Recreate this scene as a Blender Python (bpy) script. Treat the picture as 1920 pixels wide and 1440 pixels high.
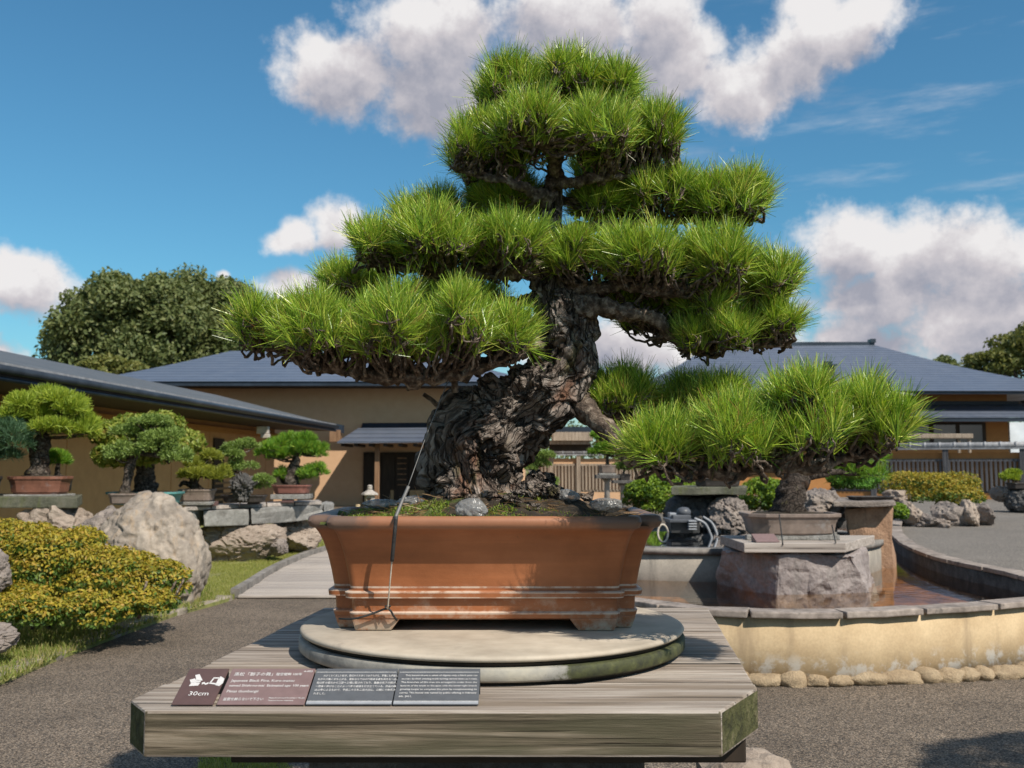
import bpy, bmesh, math, random
import numpy as np
from mathutils import Vector, Matrix
for o in list(bpy.data.objects): bpy.data.objects.remove(o)
S = bpy.context.scene
COL = S.collection
R = math.radians
# ---------------------------------------------------------------- camera
CAM_H, FPX, HOR = 1.5, 1870.0, 874.0
PITCH = math.atan((HOR - 720) / FPX)
cam = bpy.data.cameras.new('camera'); cam_o = bpy.data.objects.new('camera', cam); COL.objects.link(cam_o)
cam.sensor_width = 36.0; cam.lens = 36.0 * FPX / 1920.0; cam.clip_end = 3000; cam.clip_start = 0.05
cam_o.location = (0, 0, CAM_H); cam_o.rotation_euler = (math.pi / 2 + PITCH, 0, 0)
cam.dof.use_dof = True; cam.dof.focus_distance = 3.12; cam.dof.aperture_fstop = 6.3
S.camera = cam_o
# ---------------------------------------------------------------- light
SUN_EL = R(46); SUN_H = Vector((0.63, -0.775, 0)).normalized()
SUN = Vector((SUN_H.x * math.cos(SUN_EL), SUN_H.y * math.cos(SUN_EL), math.sin(SUN_EL)))
sl = bpy.data.lights.new('sun', 'SUN'); sl.energy = 5.0; sl.angle = R(0.53); sl.color = (1.0, 0.93, 0.82)
so = bpy.data.objects.new('sun', sl); COL.objects.link(so); so.rotation_euler = (-SUN).to_track_quat('-Z', 'Y').to_euler()
so.location = (6, -6, 12)
S.view_settings.view_transform = 'Standard'; S.view_settings.look = 'None'
S.view_settings.exposure = 0.14; S.view_settings.gamma = 1.0; S.view_settings.use_curve_mapping = False
S.render.engine = 'CYCLES'
S.cycles.max_bounces = 7; S.cycles.diffuse_bounces = 3; S.cycles.glossy_bounces = 3
S.cycles.transmission_bounces = 4; S.cycles.transparent_max_bounces = 10
S.cycles.caustics_reflective = False; S.cycles.caustics_refractive = False

def px_dir(u, v):
    a = (u - 960) / FPX; b = (720 - v) / FPX
    return Vector((a, math.cos(PITCH) - b * math.sin(PITCH), math.sin(PITCH) + b * math.cos(PITCH)))
def at(u, v, Y):
    d = px_dir(u, v); t = Y / d.y
    return Vector((d.x * t, Y, CAM_H + d.z * t))
def G(u, v, z=0.0):
    d = px_dir(u, v); t = (z - CAM_H) / d.z
    return Vector((d.x * t, d.y * t, z))
def pm(Y): return Y / FPX          # metres per photo pixel at depth Y
def pscale(u, v, Y): return Y / px_dir(u, v).y / FPX

# ---------------------------------------------------------------- sky with clouds
W = bpy.data.worlds.new('World'); S.world = W; W.use_nodes = True
wt = W.node_tree; wt.nodes.clear(); WN = wt.nodes; WL = wt.links
def wn(t, **k):
    n = WN.new(t)
    for a, b in k.items(): setattr(n, a, b)
    return n
def wmath(op, a, b=None, c=None):
    n = wn('ShaderNodeMath', operation=op)
    for i, x in enumerate((a, b, c)):
        if x is None: continue
        if hasattr(x, 'links'): WL.new(x, n.inputs[i])
        else: n.inputs[i].default_value = x
    return n.outputs[0]
def wvec(op, a, b=None):
    n = wn('ShaderNodeVectorMath', operation=op)
    for i, x in enumerate((a, b)):
        if x is None: continue
        if hasattr(x, 'links'): WL.new(x, n.inputs[i])
        else: n.inputs[i].default_value = x
    return n.outputs['Value'] if op == 'LENGTH' else n.outputs[0]
def wnoise(vec, scale, detail=5, rough=0.55):
    n = wn('ShaderNodeTexNoise'); WL.new(vec, n.inputs['Vector'])
    n.inputs['Scale'].default_value = scale; n.inputs['Detail'].default_value = detail; n.inputs['Roughness'].default_value = rough
    return n
sky = wn('ShaderNodeTexSky', sky_type='NISHITA'); sky.sun_disc = False
sky.sun_elevation = SUN_EL; sky.sun_rotation = math.atan2(SUN.x, SUN.y)
sky.air_density = 1.2; sky.dust_density = 0.4; sky.ozone_density = 3.0; sky.altitude = 0
tc = wn('ShaderNodeTexCoord'); sep = wn('ShaderNodeSeparateXYZ'); WL.new(tc.outputs['Generated'], sep.inputs[0])
az = wmath('ARCTAN2', sep.outputs[0], sep.outputs[1]); el = wmath('ARCSINE', sep.outputs[2])
cmb = wn('ShaderNodeCombineXYZ'); WL.new(az, cmb.inputs[0]); WL.new(el, cmb.inputs[1])
P0 = cmb.outputs[0]
def azel(u, v):
    d = px_dir(u, v).normalized(); return math.atan2(d.x, d.y), math.asin(d.z)
BLOBS = [  # u0,u1,v0,v1,weight : the clouds in view
    (505, 800, 40, 215, 1), (640, 1010, -40, 150, 1), (660, 960, 70, 265, 1), (900, 1230, -70, 165, 1),
    (1120, 1390, 20, 190, 1), (1290, 1480, 70, 258, .9), (1360, 1590, 0, 180, 1), (1480, 1695, -20, 120, 1),
    (1150, 1340, -80, 90, 1), (1420, 1600, -60, 90, .8), (540, 700, 20, 120, .6),
    (492, 600, 405, 490, .9), (555, 700, 362, 480, 1), (-80, 140, 470, 590, 1), (-90, 75, 635, 720, 1),
    (480, 700, 505, 610, .9), (405, 460, 508, 550, .7), 
    (1470, 1700, 400, 560, 1), (1620, 1990, 380, 560, 1), (1500, 1800, 480, 640, 1), (1700, 2050, 490, 720, 1),
    (1180, 1560, 600, 720, .9), (1480, 1760, 600, 730, 1), (940, 1340, 560, 740, 1),
    (1320, 1440, 245, 315, .15),]
warp = wnoise(P0, 9.0, 4, .55)
wv = wvec('SUBTRACT', warp.outputs['Color'], (.5, .5, .5))
wsc = wn('ShaderNodeVectorMath', operation='SCALE'); WL.new(wv, wsc.inputs[0]); wsc.inputs['Scale'].default_value = 0.065
fb1 = wnoise(P0, 13.0, 9, .62); fb2 = wnoise(P0, 48.0, 7, .65)
def density(shift):
    p = wvec('ADD', wvec('ADD', P0, shift), wsc.outputs[0])
    acc = None
    for (u0, u1, v0, v1, w) in BLOBS:
        a0, e0 = azel((u0 + u1) / 2, (v0 + v1) / 2)
        rx = (u1 - u0) / 2 / FPX; ry = (v1 - v0) / 2 / FPX
        q = wvec('MULTIPLY', wvec('SUBTRACT', p, (a0, e0, 0)), (1 / rx, 1 / ry, 0))
        d = wmath('SUBTRACT', w, wvec('LENGTH', q))
        acc = d if acc is None else wmath('SMOOTH_MAX', acc, d, .25)
    # same kind of broken cumulus in the rest of the sky
    g = wnoise(p, 3.2, 3, .5).outputs[0]
    g = wmath('MULTIPLY', wmath('SUBTRACT', g, .53), 5.0)
    m = wmath('MULTIPLY', wmath('SUBTRACT', wmath('ABSOLUTE', az), .60), 9.0)
    m2 = wmath('MULTIPLY', wmath('SUBTRACT', el, .52), 9.0)
    m = wmath('MAXIMUM', m, m2)
    mm = wn('ShaderNodeClamp'); WL.new(m, mm.inputs[0])
    g = wmath('SUBTRACT', wmath('MULTIPLY', wmath('ADD', g, 1.0), mm.outputs[0]), 1.0)
    return wmath('MAXIMUM', acc, g)
nz = wmath('ADD', wmath('MULTIPLY', wmath('SUBTRACT', fb1.outputs[0], .5), 1.5), wmath('MULTIPLY', wmath('SUBTRACT', fb2.outputs[0], .5), .55))
d0 = density((0, 0, 0)); d1 = density((0.004, 0.035, 0))
dn = wmath('ADD', d0, nz)
def ss(x, lo, hi):
    n = wn('ShaderNodeMapRange', interpolation_type='SMOOTHSTEP'); WL.new(x, n.inputs[0])
    n.inputs[1].default_value = lo; n.inputs[2].default_value = hi; return n.outputs[0]
alpha = ss(dn, -.10, .46)
# high thin streaks
mp = wn('ShaderNodeMapping'); WL.new(P0, mp.inputs[0]); mp.inputs['Scale'].default_value = (1.0, 5.0, 1); mp.inputs['Rotation'].default_value = (0, 0, R(-14))
ci = wnoise(mp.outputs[0], 5.0, 6, .62)
cirr = wmath('MULTIPLY', ss(ci.outputs[0], .5, .78), .38)
cirr = wmath('MULTIPLY', cirr, ss(az, -.02, .4))
alpha = wmath('MAXIMUM', alpha, cirr)
haze = wmath('MULTIPLY', wmath('SUBTRACT', 1.0, ss(el, -.02, .20)), wmath('ADD', wmath('MULTIPLY', ss(az, -.3, .4), .45), .12))   # milky air towards the horizon
alpha = wmath('MAXIMUM', alpha, haze)
# shading: thicker cloud towards the sun = darker
sh = wmath('ADD', wmath('MULTIPLY', ss(d1, -.15, .75), .75), wmath('MULTIPLY', wmath('SUBTRACT', fb1.outputs[0], .5), -1.7))
sh = wmath('ADD', sh, wmath('MULTIPLY', wmath('SUBTRACT', fb2.outputs[0], .5), -.6))
cr = wn('ShaderNodeValToRGB'); WL.new(sh, cr.inputs[0])
cr.color_ramp.elements[0].position = 0.05; cr.color_ramp.elements[0].color = (.86, .84, .84, 1)
cr.color_ramp.elements[1].position = .85; cr.color_ramp.elements[1].color = (.36, .37, .44, 1)
e = cr.color_ramp.elements.new(.4); e.color = (.62, .59, .62, 1)
tint = wn('ShaderNodeMix', data_type='RGBA', blend_type='MULTIPLY'); tint.inputs[0].default_value = 1.0
WL.new(sky.outputs[0], tint.inputs[6]); tint.inputs[7].default_value = (0.50, 0.94, 1.06, 1)
b1 = wn('ShaderNodeBackground'); WL.new(tint.outputs[2], b1.inputs[0]); b1.inputs[1].default_value = 0.094
b2 = wn('ShaderNodeBackground'); WL.new(cr.outputs[0], b2.inputs[0]); b2.inputs[1].default_value = 0.90
mx = wn('ShaderNodeMixShader'); WL.new(alpha, mx.inputs[0]); WL.new(b1.outputs[0], mx.inputs[1]); WL.new(b2.outputs[0], mx.inputs[2])
wo = wn('ShaderNodeOutputWorld'); WL.new(mx.outputs[0], wo.inputs[0])
W.cycles.sampling_method = 'MANUAL'; W.cycles.sample_map_resolution = 512

# ---------------------------------------------------------------- helpers
rng = np.random.default_rng(11)
def _h(ix, iy, iz, s):
    n = (ix * 374761393 + iy * 668265263 + iz * 2147483647 + s * 974634599) & 0xffffffff
    n = ((n ^ (n >> 13)) * 1274126177) & 0xffffffff
    n = ((n ^ (n >> 15)) * 2246822519) & 0xffffffff
    return ((n ^ (n >> 16)) & 0xffffff) / float(0xffffff)
def vnoise(p, s=0):
    p = np.asarray(p, float); i = np.floor(p).astype(np.int64); f = p - i; f = f * f * (3 - 2 * f)
    r = 0
    for dx in (0, 1):
        wx = f[:, 0] if dx else 1 - f[:, 0]
        for dy in (0, 1):
            wy = f[:, 1] if dy else 1 - f[:, 1]
            for dz in (0, 1):
                wz = f[:, 2] if dz else 1 - f[:, 2]
                r = r + wx * wy * wz * _h(i[:, 0] + dx, i[:, 1] + dy, i[:, 2] + dz, s)
    return r * 2 - 1
def fbm(p, o=4, s=0, g=.5):
    a = 1; t = 0; p = np.asarray(p, float)
    for k in range(o): t = t + a * vnoise(p, s + k); p = p * 2.03 + 3.1; a *= g
    return t
def worley(p, s=0):
    p = np.asarray(p, float); i = np.floor(p).astype(np.int64); f1 = np.full(len(p), 9.); f2 = f1.copy(); cid = np.zeros(len(p))
    for dx in (-1, 0, 1):
        for dy in (-1, 0, 1):
            for dz in (-1, 0, 1):
                c = i + np.array((dx, dy, dz))
                q = np.stack([_h(c[:, 0], c[:, 1], c[:, 2], s + k) for k in range(3)], 1) + c
                d = np.linalg.norm(q - p, axis=1)
                m = d < f1
                f2 = np.where(m, f1, np.minimum(f2, d))
                cid = np.where(m, _h(c[:, 0], c[:, 1], c[:, 2], s + 7), cid); f1 = np.where(m, d, f1)
    return f1, f2, cid

def arr_mesh(name, V, F, smooth=False):
    V = np.ascontiguousarray(V, np.float32); F = np.ascontiguousarray(F, np.int32)
    me = bpy.data.meshes.new(name); me.vertices.add(len(V)); me.vertices.foreach_set('co', V.ravel())
    k = F.shape[1]; me.loops.add(F.size); me.loops.foreach_set('vertex_index', F.ravel())
    me.polygons.add(len(F)); me.polygons.foreach_set('loop_start', np.arange(0, F.size, k, dtype=np.int32))
    me.update(calc_edges=True)
    me.polygons.foreach_set('use_smooth', np.full(len(F), smooth, dtype=bool)); me.update()
    return me
class MB:
    def __init__(s): s.V = []; s.F = []; s.n = 0
    def add(s, V, F):
        V = np.asarray(V, float); s.V.append(V); s.F += [[int(a) + s.n for a in f] for f in F]; s.n += len(V); return s
    def box(s, a, b):
        x0, y0, z0 = a; x1, y1, z1 = b
        return s.add([(x0, y0, z0), (x1, y0, z0), (x1, y1, z0), (x0, y1, z0), (x0, y0, z1), (x1, y0, z1), (x1, y1, z1), (x0, y1, z1)],
                     [(0, 3, 2, 1), (4, 5, 6, 7), (0, 1, 5, 4), (1, 2, 6, 5), (2, 3, 7, 6), (3, 0, 4, 7)])
    def prism(s, poly, z0, z1):
        n = len(poly); V = [(p[0], p[1], z0) for p in poly] + [(p[0], p[1], z1) for p in poly]
        F = [list(range(n))[::-1], list(range(n, 2 * n))] + [(i, (i + 1) % n, n + (i + 1) % n, n + i) for i in range(n)]
        return s.add(V, F)
    def hexa(s, P): # 8 points: bottom 4, top 4
        return s.add(P, [(0, 3, 2, 1), (4, 5, 6, 7), (0, 1, 5, 4), (1, 2, 6, 5), (2, 3, 7, 6), (3, 0, 4, 7)])
    def tube(s, pts, rad, n=8, cap=True):
        V, F = tube_arr(pts, rad, n); F = [tuple(f) for f in F]
        if cap:
            m = len(pts); F = F + [tuple(range(n))[::-1], tuple(range((m - 1) * n, m * n))]
        return s.add(V, F)
    def mesh(s, name, smooth=False, bevel=0, seg=2):
        V = np.concatenate(s.V); me = bpy.data.meshes.new(name); me.from_pydata([tuple(v) for v in V], [], s.F); me.update()
        if bevel:
            bm = bmesh.new(); bm.from_mesh(me); bmesh.ops.recalc_face_normals(bm, faces=bm.faces)
            bmesh.ops.bevel(bm, geom=[e for e in bm.edges if len(e.link_faces) == 2 and e.calc_face_angle(0) > .5], offset=bevel, segments=seg, affect='EDGES', profile=.6)
            bm.to_mesh(me); bm.free()
        else:
            bm = bmesh.new(); bm.from_mesh(me); bmesh.ops.recalc_face_normals(bm, faces=bm.faces); bm.to_mesh(me); bm.free()
        if smooth: me.polygons.foreach_set('use_smooth', np.ones(len(me.polygons), bool))
        return me
def frames(P):
    P = np.asarray(P, float); T = np.gradient(P, axis=0); T /= np.linalg.norm(T, axis=1)[:, None] + 1e-9
    up = np.array((0, 0, 1.)) if abs(T[0][2]) < .9 else np.array((0, 1., 0))
    N = np.zeros_like(P); n = np.cross(T[0], up); n /= np.linalg.norm(n)
    for i in range(len(P)):
        n = n - T[i] * np.dot(n, T[i]); n /= np.linalg.norm(n) + 1e-9; N[i] = n
    return T, N, np.cross(T, N)
def tube_arr(P, rad, n=8):
    P = np.asarray(P, float); rad = np.broadcast_to(np.asarray(rad, float), (len(P),)); T, N, B = frames(P)
    th = np.linspace(0, 2 * np.pi, n, endpoint=False)
    V = P[:, None] + rad[:, None, None] * (np.cos(th)[None, :, None] * N[:, None] + np.sin(th)[None, :, None] * B[:, None])
    m = len(P); i = np.arange(m - 1)[:, None] * n; j = np.arange(n)[None]; j2 = (j + 1) % n
    F = np.stack([i + j, i + j2, i + n + j2, i + n + j], -1).reshape(-1, 4)
    return V.reshape(-1, 3), F
def spline(pts, m):
    P = np.asarray(pts, float); n = len(P); E = np.vstack([2 * P[0] - P[1], P, 2 * P[-1] - P[-2]])
    t = np.linspace(0, n - 1 - 1e-6, m); i = np.floor(t).astype(int); f = (t - i)[:, None]
    a, b, c, d = E[i], E[i + 1], E[i + 2], E[i + 3]
    return .5 * (2 * b + (c - a) * f + (2 * a - 5 * b + 4 * c - d) * f ** 2 + (3 * b - a - 3 * c + d) * f ** 3)

def tag(o, label=None, cat=None, group=None, kind=None):
    if label: o['label'] = label
    if cat: o['category'] = cat
    if group: o['group'] = group
    if kind: o['kind'] = kind
    return o
def obj(name, me, mat=None, parent=None, **k):
    o = bpy.data.objects.new(name, me); COL.objects.link(o)
    if mat is not None and me is not None and not me.materials: me.materials.append(mat)
    if parent is not None:
        o.parent = parent; w = Vector((0, 0, 0)); q = parent
        while q is not None: w = w + q.location if q.parent is None else w; q = q.parent
        o.matrix_parent_inverse = Matrix.Translation(-w) if parent.parent is None else Matrix.Identity(4)
    return tag(o, **k)
def thing(name, label, cat, loc=(0, 0, 0), group=None):
    o = bpy.data.objects.new(name, None); COL.objects.link(o); o.location = Vector(loc); o.empty_display_size = .1
    return tag(o, label, cat, group)
def struct(name, me, mat): return obj(name, me, mat, kind='structure')
def pbox(mb, u0, v0, u1, v1, Y, depth):
    a = at((u0 + u1) / 2, v1, Y); b = at((u0 + u1) / 2, v0, Y); k = Y / px_dir(960, (v0 + v1) / 2).y / FPX
    return mb.box(((u0 - 960) * k, Y, a.z), ((u1 - 960) * k, Y + depth, b.z))

# ---------------------------------------------------------------- materials
def mat_base(name):
    m = bpy.data.materials.new(name); m.use_nodes = True; nt = m.node_tree; return m, nt, nt.nodes['Principled BSDF']
def ramp(nt, fac, stops):
    r = nt.nodes.new('ShaderNodeValToRGB'); els = r.color_ramp.elements
    while len(els) < len(stops): els.new(.5)
    for e, (p, c) in zip(els, stops): e.position = p; e.color = tuple(c) + (1,)
    nt.links.new(fac, r.inputs[0]); return r.outputs[0]
def noise(nt, vec, scale, detail=5, rough=.55, dist=0):
    n = nt.nodes.new('ShaderNodeTexNoise'); n.inputs['Scale'].default_value = scale; n.inputs['Detail'].default_value = detail
    n.inputs['Roughness'].default_value = rough; n.inputs['Distortion'].default_value = dist
    if vec is not None: nt.links.new(vec, n.inputs['Vector'])
    return n.outputs[0]
def coords(nt, stretch=(1, 1, 1), which='Object'):
    t = nt.nodes.new('ShaderNodeTexCoord'); m = nt.nodes.new('ShaderNodeMapping'); m.inputs['Scale'].default_value = stretch
    nt.links.new(t.outputs[which], m.inputs[0]); return m.outputs[0]
def mixc(nt, f, a, b, mode='MIX'):
    n = nt.nodes.new('ShaderNodeMix'); n.data_type = 'RGBA'; n.blend_type = mode
    for i, x in ((0, f), (6, a), (7, b)):
        if hasattr(x, 'links'): nt.links.new(x, n.inputs[i])
        elif isinstance(x, (int, float)): n.inputs[i].default_value = x
        else: n.inputs[i].default_value = tuple(x) + (1,)
    return n.outputs[2]
def nmath(nt, op, a, b=None):
    n = nt.nodes.new('ShaderNodeMath'); n.operation = op
    for i, x in enumerate((a, b)):
        if x is None: continue
        if hasattr(x, 'links'): nt.links.new(x, n.inputs[i])
        else: n.inputs[i].default_value = x
    return n.outputs[0]
def mrange(nt, x, lo, hi, a=0, b=1):
    n = nt.nodes.new('ShaderNodeMapRange'); nt.links.new(x, n.inputs[0]); n.interpolation_type = 'SMOOTHSTEP'
    for i, q in enumerate((lo, hi, a, b)): n.inputs[i + 1].default_value = q
    return n.outputs[0]
def bump(nt, bsdf, h, strength=.4, dist=.01):
    b = nt.nodes.new('ShaderNodeBump'); b.inputs['Strength'].default_value = strength; b.inputs['Distance'].default_value = dist
    nt.links.new(h, b.inputs['Height']); nt.links.new(b.outputs[0], bsdf.inputs['Normal'])
def M(name, stops, scale=5, detail=6, rough=.8, bstr=.4, bdist=.01, bscale=None, stretch=(1, 1, 1), spec=.3, big=.35, bigscale=None, metal=0, spots=None):
    m, nt, b = mat_base(name); v = coords(nt, stretch)
    n = noise(nt, v, scale, detail, .6); c = ramp(nt, n, stops)
    if big:
        n2 = noise(nt, v, bigscale or scale * .22, 4, .6); g = ramp(nt, n2, [(.3, (1 - big,) * 3), (.7, (1 + big * .4,) * 3)])
        c = mixc(nt, 1.0, c, g, 'MULTIPLY')
    if spots:
        sc, lo, hi, col = spots; n3 = noise(nt, v, sc, 6, .65); c = mixc(nt, mrange(nt, n3, lo, hi), c, col)
    nt.links.new(c, b.inputs['Base Color']); b.inputs['Roughness'].default_value = rough; b.inputs['Specular IOR Level'].default_value = spec
    b.inputs['Metallic'].default_value = metal
    if bstr: bump(nt, b, noise(nt, v, bscale or scale * 2, 6, .65), bstr, bdist)
    return m
def foliage(name, cols, trans=.35, rough=.5, spec=.35):
    m, nt, b = mat_base(name); g = nt.nodes.new('ShaderNodeNewGeometry'); n = len(cols)
    c = ramp(nt, g.outputs['Random Per Island'], [(i / max(1, n - 1), cc) for i, cc in enumerate(cols)])
    nt.links.new(c, b.inputs['Base Color']); b.inputs['Roughness'].default_value = rough; b.inputs['Specular IOR Level'].default_value = spec
    t = nt.nodes.new('ShaderNodeBsdfTranslucent'); c2 = mixc(nt, 1.0, c, (1.25, 1.25, .7), 'MULTIPLY'); nt.links.new(c2, t.inputs[0])
    x = nt.nodes.new('ShaderNodeMixShader'); x.inputs[0].default_value = trans
    o = nt.nodes['Material Output']; nt.links.new(b.outputs[0], x.inputs[1]); nt.links.new(t.outputs[0], x.inputs[2]); nt.links.new(x.outputs[0], o.inputs[0])
    return m
def wood(name, cols, axis=0, scale=1.0, rough=.8, stain=None, bstr=.5):
    """weathered timber with grain along an axis, cracks and growth lines"""
    m, nt, b = mat_base(name); st = [38., 38., 38.]; st[axis] = 1.2; st = tuple(s * scale for s in st)
    v = coords(nt, st); n = noise(nt, v, 1.0, 7, .7, .4); c = ramp(nt, n, [(.37, cols[0]), (.5, cols[1]), (.63, cols[2])])
    oi = nt.nodes.new('ShaderNodeObjectInfo'); tone = ramp(nt, oi.outputs['Random'], [(0, (.82, .82, .82)), (1, (1.1, 1.08, 1.05))])
    c = mixc(nt, 1.0, c, tone, 'MULTIPLY')
    st2 = [9., 9., 9.]; st2[axis] = .9; v2 = coords(nt, tuple(s * scale for s in st2)); n2 = noise(nt, v2, 1.0, 5, .6)
    if stain: c = mixc(nt, mrange(nt, n2, .5, .64, 0, .8), c, stain)
    st3 = [70., 70., 70.]; st3[axis] = 1.0; v3 = coords(nt, tuple(s * scale for s in st3)); n3 = noise(nt, v3, 1.0, 3, .5)
    crack = mrange(nt, n3, .34, .41, 1, 0); c = mixc(nt, nmath(nt, 'MULTIPLY', crack, .6), c, tuple(x * .25 for x in cols[0]))
    nt.links.new(c, b.inputs['Base Color']); b.inputs['Roughness'].default_value = rough; b.inputs['Specular IOR Level'].default_value = .25
    bump(nt, b, nmath(nt, 'SUBTRACT', n, crack), bstr, .006)
    return m
# ---- material library
def gravel_mat(name, cols, cell=105., big=.35):
    m, nt, b = mat_base(name); v = coords(nt)
    vo = nt.nodes.new('ShaderNodeTexVoronoi'); vo.inputs['Scale'].default_value = cell; nt.links.new(v, vo.inputs['Vector'])
    s = nt.nodes.new('ShaderNodeSeparateColor'); nt.links.new(vo.outputs['Color'], s.inputs[0])
    c = ramp(nt, s.outputs[0], [(i / (len(cols) - 1), cc) for i, cc in enumerate(cols)])
    g = ramp(nt, noise(nt, v, 1.1, 6, .65), [(.3, (1 - big,) * 3), (.7, (1.12,) * 3)]); c = mixc(nt, 1.0, c, g, 'MULTIPLY')
    d = mrange(nt, vo.outputs['Distance'], .25, .75, 1, .35); c = mixc(nt, 1.0, c, d, 'MULTIPLY')
    nt.links.new(c, b.inputs['Base Color']); b.inputs['Roughness'].default_value = .85; b.inputs['Specular IOR Level'].default_value = .3
    bump(nt, b, nmath(nt, 'SUBTRACT', 1.0, vo.outputs['Distance']), .7, .006); return m
m_gravel = gravel_mat('gravel_paving', [(.07, .058, .045), (.19, .145, .108), (.30, .23, .168), (.14, .122, .105), (.42, .325, .235), (.24, .198, .16)])
m_prom = gravel_mat('promenade_paving', [(.16, .142, .125), (.27, .235, .20), (.35, .31, .265), (.21, .19, .17)], 90., .15)
m_soil = M('earth', [(.3, (.06, .045, .03)), (.7, (.16, .12, .08))], 6, bstr=.6)
m_lawn = M('lawn_earth', [(.3, (.12, .15, .04)), (.55, (.24, .24, .08)), (.75, (.36, .31, .14))], 9, bstr=.5, bigscale=.9)
m_kerb = M('kerb_stone', [(.3, (.20, .17, .13)), (.7, (.42, .36, .29))], 12, bstr=.5, spots=(3.5, .5, .68, (.13, .12, .09)))
m_kerbgrey = M('kerb_concrete', [(.3, (.17, .155, .14)), (.7, (.32, .29, .26))], 14, bstr=.4, spots=(4, .52, .7, (.09, .085, .08)))
m_coping = M('coping_stone', [(.3, (.20, .165, .14)), (.7, (.40, .335, .29))], 14, bstr=.5, spots=(5, .55, .7, (.10, .09, .08)))
def plaster(name, a, b_, rough=.9, stains=None, lime=None, zline=None):
    m, nt, b = mat_base(name); v = coords(nt); c = ramp(nt, noise(nt, v, 3.0, 7, .65), [(.3, a), (.7, b_)])
    c = mixc(nt, 1.0, c, ramp(nt, noise(nt, v, 60., 3), [(.3, (.9,) * 3), (.7, (1.06,) * 3)]), 'MULTIPLY')
    if stains:
        v2 = coords(nt, (3.2, 3.2, .5)); c = mixc(nt, mrange(nt, noise(nt, v2, 1.4, 5, .6), .55, .75, 0, .7), c, stains)
    if lime:
        z = nt.nodes.new('ShaderNodeSeparateXYZ'); nt.links.new(v, z.inputs[0])
        lo = mrange(nt, z.outputs[2], zline + .02, zline + .16, 1, 0); f = nmath(nt, 'MULTIPLY', lo, mrange(nt, noise(nt, v, 7., 7, .7), .47, .60))
        c = mixc(nt, f, c, lime)
    nt.links.new(c, b.inputs['Base Color']); b.inputs['Roughness'].default_value = rough; b.inputs['Specular IOR Level'].default_value = .2
    bump(nt, b, noise(nt, v, 40., 5, .7), .35, .004); return m
m_pondwall = plaster('pond_render', (.40, .29, .17), (.55, .42, .26), stains=(.24, .175, .11), lime=(.62, .58, .52), zline=0.08)
m_island = plaster('island_concrete', (.20, .18, .155), (.36, .32, .27), stains=(.05, .048, .045))
m_ochre = plaster('ochre_wall', (.42, .23, .115), (.50, .28, .14))
m_ochre2 = plaster('ochre_wall_grey', (.56, .35, .205), (.62, .40, .245))
m_brown = plaster('brown_wall', (.36, .165, .06), (.43, .205, .075))
m_concrete = plaster('light_concrete', (.35, .31, .27), (.5, .45, .4))
def roofmat(name, a, b_, pitch=22., axis=2, rough=.42, metal=.35):
    m, nt, b = mat_base(name); v = coords(nt); s = nt.nodes.new('ShaderNodeSeparateXYZ'); nt.links.new(v, s.inputs[0])
    w = nmath(nt, 'FRACT', nmath(nt, 'MULTIPLY', s.outputs[axis], pitch)); line = mrange(nt, w, .05, .3, 0, 1)
    c = ramp(nt, noise(nt, v, 1.5, 6, .6), [(.3, a), (.7, b_)]); c = mixc(nt, 1.0, c, mrange(nt, line, 0, 1, .42, 1), 'MULTIPLY')
    nt.links.new(c, b.inputs['Base Color']); b.inputs['Roughness'].default_value = rough; b.inputs['Metallic'].default_value = metal
    bump(nt, b, line, .5, .02); return m
m_roof = roofmat('roof_sheet', (.125, .15, .205), (.17, .195, .25), 6.)
m_roof2 = roofmat('roof_shingle', (.085, .092, .10), (.13, .135, .14), 12., rough=.6, metal=.1)
m_gutter = M('gutter_metal', [(.3, (.035, .045, .06)), (.7, (.07, .085, .105))], 3, rough=.4, bstr=0, metal=.5)
m_dark = M('dark_timber', [(.3, (.022, .016, .012)), (.7, (.05, .034, .022))], 8, rough=.7, stretch=(1, 1, .2), bstr=.2)
m_fascia = M('dark_blue_fascia', [(.3, (.018, .026, .04)), (.7, (.03, .042, .06))], 4, rough=.45, bstr=0)
m_post = wood('brown_timber', [(.16, .085, .045), (.24, .14, .08), (.3, .185, .11)], 2)
m_fence = wood('fence_timber', [(.17, .13, .10), (.30, .24, .185), (.42, .35, .28)], 2)
m_fence_d = wood('fence_timber_dark', [(.05, .05, .055), (.10, .10, .11), (.17, .165, .17)], 2)
m_tile = M('grey_tile', [(.3, (.20, .20, .21)), (.7, (.36, .36, .37))], 14, rough=.55, bstr=.2)
m_deck = wood('deck_timber', [(.26, .225, .20), (.38, .335, .30), (.48, .43, .39)], 0, .7)
m_glassdark, _nt, _b = mat_base('window_glass'); _b.inputs['Base Color'].default_value = (.03, .05, .04, 1); _b.inputs['Roughness'].default_value = .06; _b.inputs['Specular IOR Level'].default_value = .8
def stone(name, cols, scale=4., streak=None, bstr=.8, crack=True):
    m, nt, b = mat_base(name); v = coords(nt); n = noise(nt, v, scale, 8, .65, .5)
    c = ramp(nt, n, [(.25, cols[0]), (.5, cols[1]), (.75, cols[2])])
    if streak: c = mixc(nt, mrange(nt, noise(nt, coords(nt, (5, 5, .9)), 2.2, 6, .65), .5, .7, 0, .8), c, streak)
    f = noise(nt, v, scale * 9, 5, .7); c = mixc(nt, 1.0, c, ramp(nt, f, [(.3, (.78,) * 3), (.7, (1.15,) * 3)]), 'MULTIPLY')
    nt.links.new(c, b.inputs['Base Color']); b.inputs['Roughness'].default_value = .85; b.inputs['Specular IOR Level'].default_value = .25
    bump(nt, b, nmath(nt, 'ADD', noise(nt, v, scale * 4, 8, .7), f), bstr, .02); return m
m_boulder = stone('boulder_stone', [(.15, .125, .105), (.31, .262, .215), (.48, .40, .32)], 2.6, (.36, .26, .17), .55)
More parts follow.
